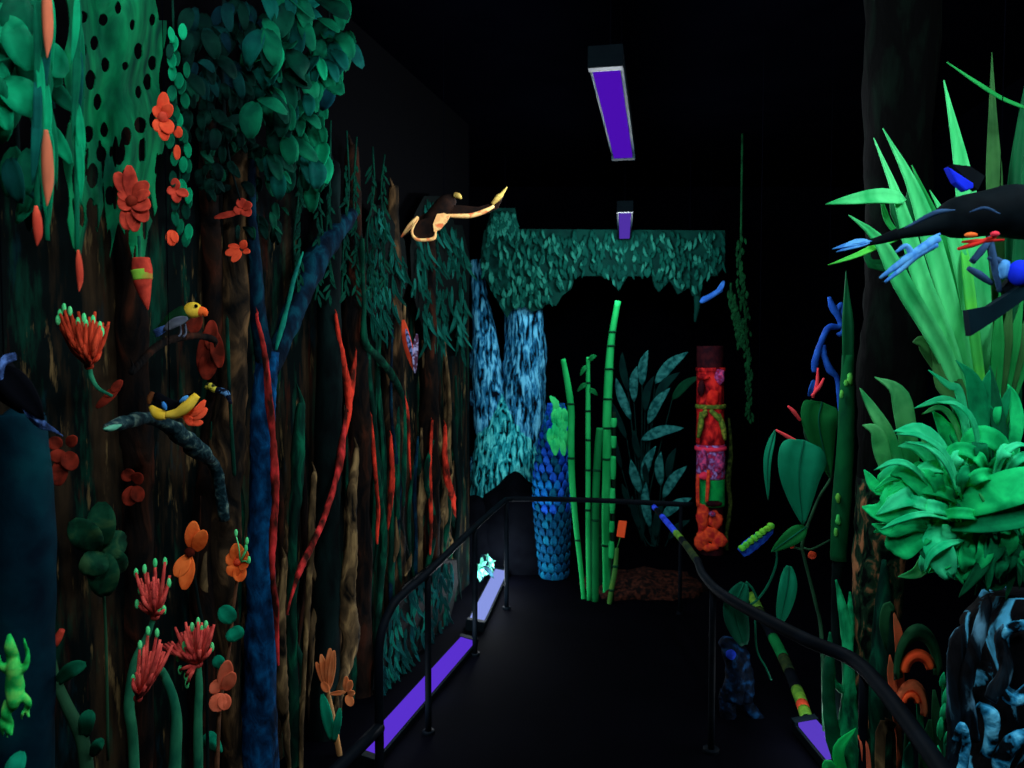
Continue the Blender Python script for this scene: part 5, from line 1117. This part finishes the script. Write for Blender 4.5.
g = G(); g.tube([Q(777, 548, .02), Q(776, 565, .03), Q(768, 585, .03), Q(757, 600, .03), Q(748, 606, .03)], .005, 8, n=24); g.tube([Q(757, 598, .03), Q(752, 588, .03), Q(746, 582, .03)], .005, 8, n=10); g.build('twig', ovd, t)
g = G(); g.blob(Q(812, 555, .04), px(4, Yq), bump=.3, bs=50); g.blob(Q(791, 545, .04), px(3, Yq), bump=.3, bs=50); g.build('bud', redor, t)
g = G(); g.tube([Q(755, 620, 0), Q(757, 650, .02), Q(766, 668, .02), Q(771, 680, .02)], .004, 8, n=20); g.build('tendril', ovd, t)

# blue twisted vine
t = thing('twisted_vine', 'bright blue twisted vine hanging beside the tall slim stalk', 'vine', P(838, 425, 3.3))
vb = mat('vine_blue', (34, 92, 190), (20, 62, 150), scale=18, rough=.6)
for q in ([(829, 297, 2), (833, 308, 4), (838, 316, 4), (840, 326, 3.4), (828, 328, 4), (820, 345, 3.6), (815, 362, 4.4), (814, 372, 3)], [(836, 312, 3), (842, 305, 2.6), (843, 330, 2.4), (838, 335, 3)], [(823, 345, 3), (825, 358, 3.4), (830, 370, 4), (837, 378, 3), (839, 400, 2.4), (840, 425, 1.4)]):
    g = G(); g.tube([P(a, b, 3.3) for a, b, r in q], [px(r * .85, 3.3) for a, b, r in q], 9, n=44, bump=.3, bs=30); g.build('strand', vb, t)
wire(t, P(829, 299, 3.3))
g = G(); g.leaf([P(809, 396, 3.3), P(812, 388, 3.28), P(814, 380, 3.3)], px(6, 3.3), shape='oval'); g.build('leaf', vb, t, solid=.003)
# blue and lime caterpillar
t = thing('caterpillar', 'fat blue caterpillar with a lime green back left of the broad-leaved plant', 'insect', P(757, 555, 3.3))
pts = [(741, 552, 5), (747, 547, 6.6), (754, 542, 6.6), (761, 536, 6), (768, 530, 5), (772, 526, 2.5)]
g = G(); g.tube([P(a, b + 1, 3.3) for a, b, r in pts], [px(r, 3.3) for a, b, r in pts], 14, n=40, bump=.15, bs=50); g.build('body', mat('caterpillar_blue', (16, 44, 150), (30, 84, 190), scale=40), t)
g = G()
for k in range(8): 
    u = k / 7; g.blob(P(742 + 29 * u, 547.5 - 22 * u, 3.27), (px(3.6, 3.3), px(4, 3.3), px(3, 3.3)), bump=.3, bs=60, seg=12, rings=8)
g.build('back_bumps', mat('caterpillar_lime', (70, 180, 60), (110, 190, 50), scale=40), t)
wire(t, P(757, 538, 3.3))
# bands of the floor pole
t = thing('striped_pole', 'striped lime and black bamboo pole lying along the floor on the right', 'pole', V((P(800, 690, 3.9).x, 3.9, 0)))
f = lambda a, b: P(a, b, FPX * (EYE - .03) / (b - HORIZON + 6))
o = bandtube([f(752, 596), f(765, 622), f(782, 655), f(797, 690), f(806, 716), f(812, 738)], (.030, .027), [(.12, YG), (.2, OL), (.3, RAIL), (.42, bam2), (.5, OL), (.6, RAIL), (.7, YG), (.76, redor), (.84, YG), (.93, RAIL), (1, salmon)], 'pole', t)

# cactus-like green stems right of the pole
cg = mat('cactus_green', (4, 64, 46), (34, 200, 124), (12, 140, 86), scale=20, stretch=(1, 1, .4), detail=7); cd = mat('cactus_deep', (4, 66, 44), (8, 96, 60), scale=10, rough=.6)
Yc = 2.75
t = thing('cactus', 'jagged green cactus stems behind the near right handrail post', 'plant', V((P(845, 768, Yc).x, Yc, 0)))
C = lambda a, b, d=0: P(a, b, Yc - d)
for q, m_ in (([(836, 580, 1), (841, 600, 4), (846, 625, 6), (848, 660, 7), (850, 700, 10), (850, 745, 12), (850, 800, 12)], cg), ([(850, 592, 1), (850, 615, 4), (848, 640, 6), (847, 660, 6)], cg), ([(830, 632, 1), (830, 655, 5), (829, 680, 6), (830, 720, 7), (840, 760, 8), (846, 800, 8)], cd), ([(842, 690, 5), (836, 684, 4), (831, 676, 3)], cg), ([(856, 700, 2), (858, 730, 4), (857, 780, 5)], cd)):
    g = G(); g.tube([C(a, b) for a, b, r in q], [px(r, Yc) for a, b, r in q], 10, n=40, bump=.35, bs=22); g.build('stem', m_, t)
g = G(); g.leaf([C(850, 790, .1), C(838, 752, .14), C(856, 728, .12)], px(11, Yc), (-.2, -1, .3), n=10); g.leaf([C(846, 800, .1), C(830, 765, .16), C(822, 770, .16)], px(9, Yc), (-.2, -1, .3), n=10); g.build('leaf', mat('leaf_vivid', (14, 190, 90), (30, 214, 104), scale=10), t, solid=.004)
# orange arched bracts
Yo = 2.3
t = thing('arched_plant', 'plant of drooping dark green leaves with glowing orange arched bends', 'plant', V((P(912, 768, Yo).x, Yo, 0)))
O = lambda a, b, d=0: P(a, b, Yo - d)
og2 = mat('bend_orange', (255, 104, 48), (240, 80, 40), scale=12); dg = mat('leaf_dark_arch', (14, 56, 34), (28, 80, 46), scale=9); du = mat('bend_dull_orange', (150, 84, 52), (206, 92, 54), scale=12)
def arch(pts, w_, m_, name, nrm=(0, -.5, 1), d=.05):
    g = G(); g.leaf([O(a, b, d + e) for a, b, e in pts], px(w_, Yo), nrm, n=16, shape='flat', cup=.2); return g.build(name, m_, t, solid=.004)
def flatarch(cx, cy, ro, ri, a0, a1, m_, name, d=.05, sy=1.0, n=18):
    """leaf folded over: a broad band bent into an arch"""
    g = G(); rows = []
    for k in range(n + 1):
        th = math.radians(a0 + (a1 - a0) * k / n)
        for rr_, e in ((ro, .0), ((ro + ri) / 2, .03), (ri, .0)):
            rows.append(O(cx + math.sin(th) * rr_, cy - math.cos(th) * rr_ * sy, d + e))
    fs = []
    for k in range(n):
        for j in range(2): fs.append((k * 3 + j, k * 3 + j + 1, k * 3 + j + 4, k * 3 + j + 3))
    g.add(rows, fs); return g.build(name, m_, t, solid=.004)
flatarch(918, 672, 18, 9, -92, 80, og2, 'orange_bend', .08, 1.25)
flatarch(918, 672, 24, 16, -100, 95, dg, 'leaf', .06, 2.0)
flatarch(911, 704, 10, 4, -85, 85, og2, 'orange_bend', .09, 1.3)
flatarch(912, 712, 17, 9, -100, 100, du, 'leaf', .07, 1.9)
for q, w_, m_ in (([(898, 768, 0), (900, 690, .02), (899, 640, .04), (894, 612, .03)], 8, du), ([(902, 760, 0), (896, 710, .02), (892, 680, .02), (890, 655, .02)], 8, du), ([(894, 612, .03), (888, 606, .04), (884, 622, .04), (886, 650, .03)], 9, dg), ([(934, 690, .04), (938, 740, .02), (936, 800, 0)], 10, dg), ([(930, 720, .05), (926, 760, .02), (922, 820, 0)], 12, dg)):
    g = G(); g.leaf([O(*p) for p in q], px(w_, Yo), (-.2, -1, .2), n=12, shape='flat'); g.build('leaf', m_, t, solid=.004)
g = G(); g.tube([V((O(906, 768).x, Yo, 0)), O(906, 800), O(908, 720)], [.018, .015, .008], 10, n=14); g.build('stem', dg, t)
# small plants at the bottom right edge
t = thing('shoots', 'cluster of tan, orange and teal shoots at the foot of the lichen trunk', 'plant', V((P(880, 800, 2.3).x, 2.3, 0)))
for q, w_, m_ in (([(884, 900, 0), (880, 740, .03), (893, 727, .03), (885, 718, .02)], 10, tan), ([(872, 900, 0), (866, 760, .03), (858, 735, .02)], 9, salmon), ([(862, 900, 0), (860, 770, .02), (852, 742, .02)], 8, cd), ([(905, 900, 0), (908, 770, .02), (910, 742, .03)], 12, leaft), ([(925, 860, 0), (920, 715, .02), (916, 700, .02)], 6, cd)):
    g = G(); g.leaf([P(a, b, 2.3 - d) for a, b, d in q], px(w_, 2.3), (-.2, -1, .2), n=12); g.build('shoot', m_, t, solid=.005)
# small green leaves against the stump
t = thing('climber', 'thin green climber on the left side of the blue-brushed stump', 'vine', V((P(942, 800, 2.05).x, 2.05, 0)))
g = G(); g.tube([V((P(946, 800, 2.05).x, 2.05, 0)), P(945, 760, 2.05), P(943, 720, 2.05), P(943, 680, 2.05)], .004, 8, n=20); g.build('stem', cd, t)
g = G()
for a, b, c, d in ((943, 690, 944, 672), (945, 710, 948, 684), (943, 722, 945, 702), (940, 740, 942, 715), (946, 745, 951, 728), (944, 770, 938, 745)): g.leaf([P(a, b, 2.04), P((a + c) / 2 - 1, (b + d) / 2, 2.01), P(c, d, 2.02)], px(6, 2.05), (-.2, -1, .2), n=7)
g.build('leaves', cg, t, solid=.003)

# dim blue gnarled figure behind the right rail post
dimb = mat('dim_blue_root', (1, 5, 12), (12, 48, 82), (4, 16, 32), scale=20, lo=.42, hi=.66, rough=.7, bump=.6)
Yd = 3.4
t = thing('gnarled_root', 'dim blue gnarled root on the floor behind the right handrail', 'root', V((P(738, 740, Yd).x, Yd, 0)))
for q in ([(732, 700, 12), (735, 672, 11), (730, 648, 9), (722, 640, 5)], [(745, 700, 9), (748, 680, 8), (741, 655, 8), (733, 652, 6)], [(728, 690, 8), (729, 730, 8), (731, 745, 9)], [(738, 690, 8), (756, 716, 6), (772, 740, 6)]):
    g = G(); g.tube([P(a, b, Yd) for a, b, r in q], [px(r, Yd) for a, b, r in q], 12, n=30, bump=.4, bs=14); g.build('root_arm', dimb, t)
g = G(); g.blob(P(731, 655, Yd - .08), (px(5, Yd),) * 3, bump=.3, bs=30); g.build('blue_knob', mat('knob_blue', (24, 50, 170), (16, 36, 120), scale=30), t)
# pale debris on the far strip lamp
t = thing('dry_sprig', 'glowing mint sprig draped over the pale floor lamp', 'plant', V((-.14, 5.2, .08)))
g = G(); rr = random.Random(2)
for k in range(26):
    a = V((-.17 + rr.uniform(-.06, .05), 5.2 + rr.uniform(-.2, .2), .10 + rr.uniform(0, .06))); b_ = a + V((rr.uniform(-.08, .06), rr.uniform(-.12, .05), rr.uniform(.01, .13)))
    g.leaf([a, (a + b_) / 2 + V((0, 0, .02)), b_], rr.uniform(.012, .03), (0, -1, .4), m=rr.choice([0, 0, 1]), n=6)
g.build('leaves', [mat('sprig_mint', (120, 220, 190), (90, 200, 170), scale=14), mat('sprig_dark', (10, 30, 40), (16, 44, 54), scale=14)], t, solid=.002)
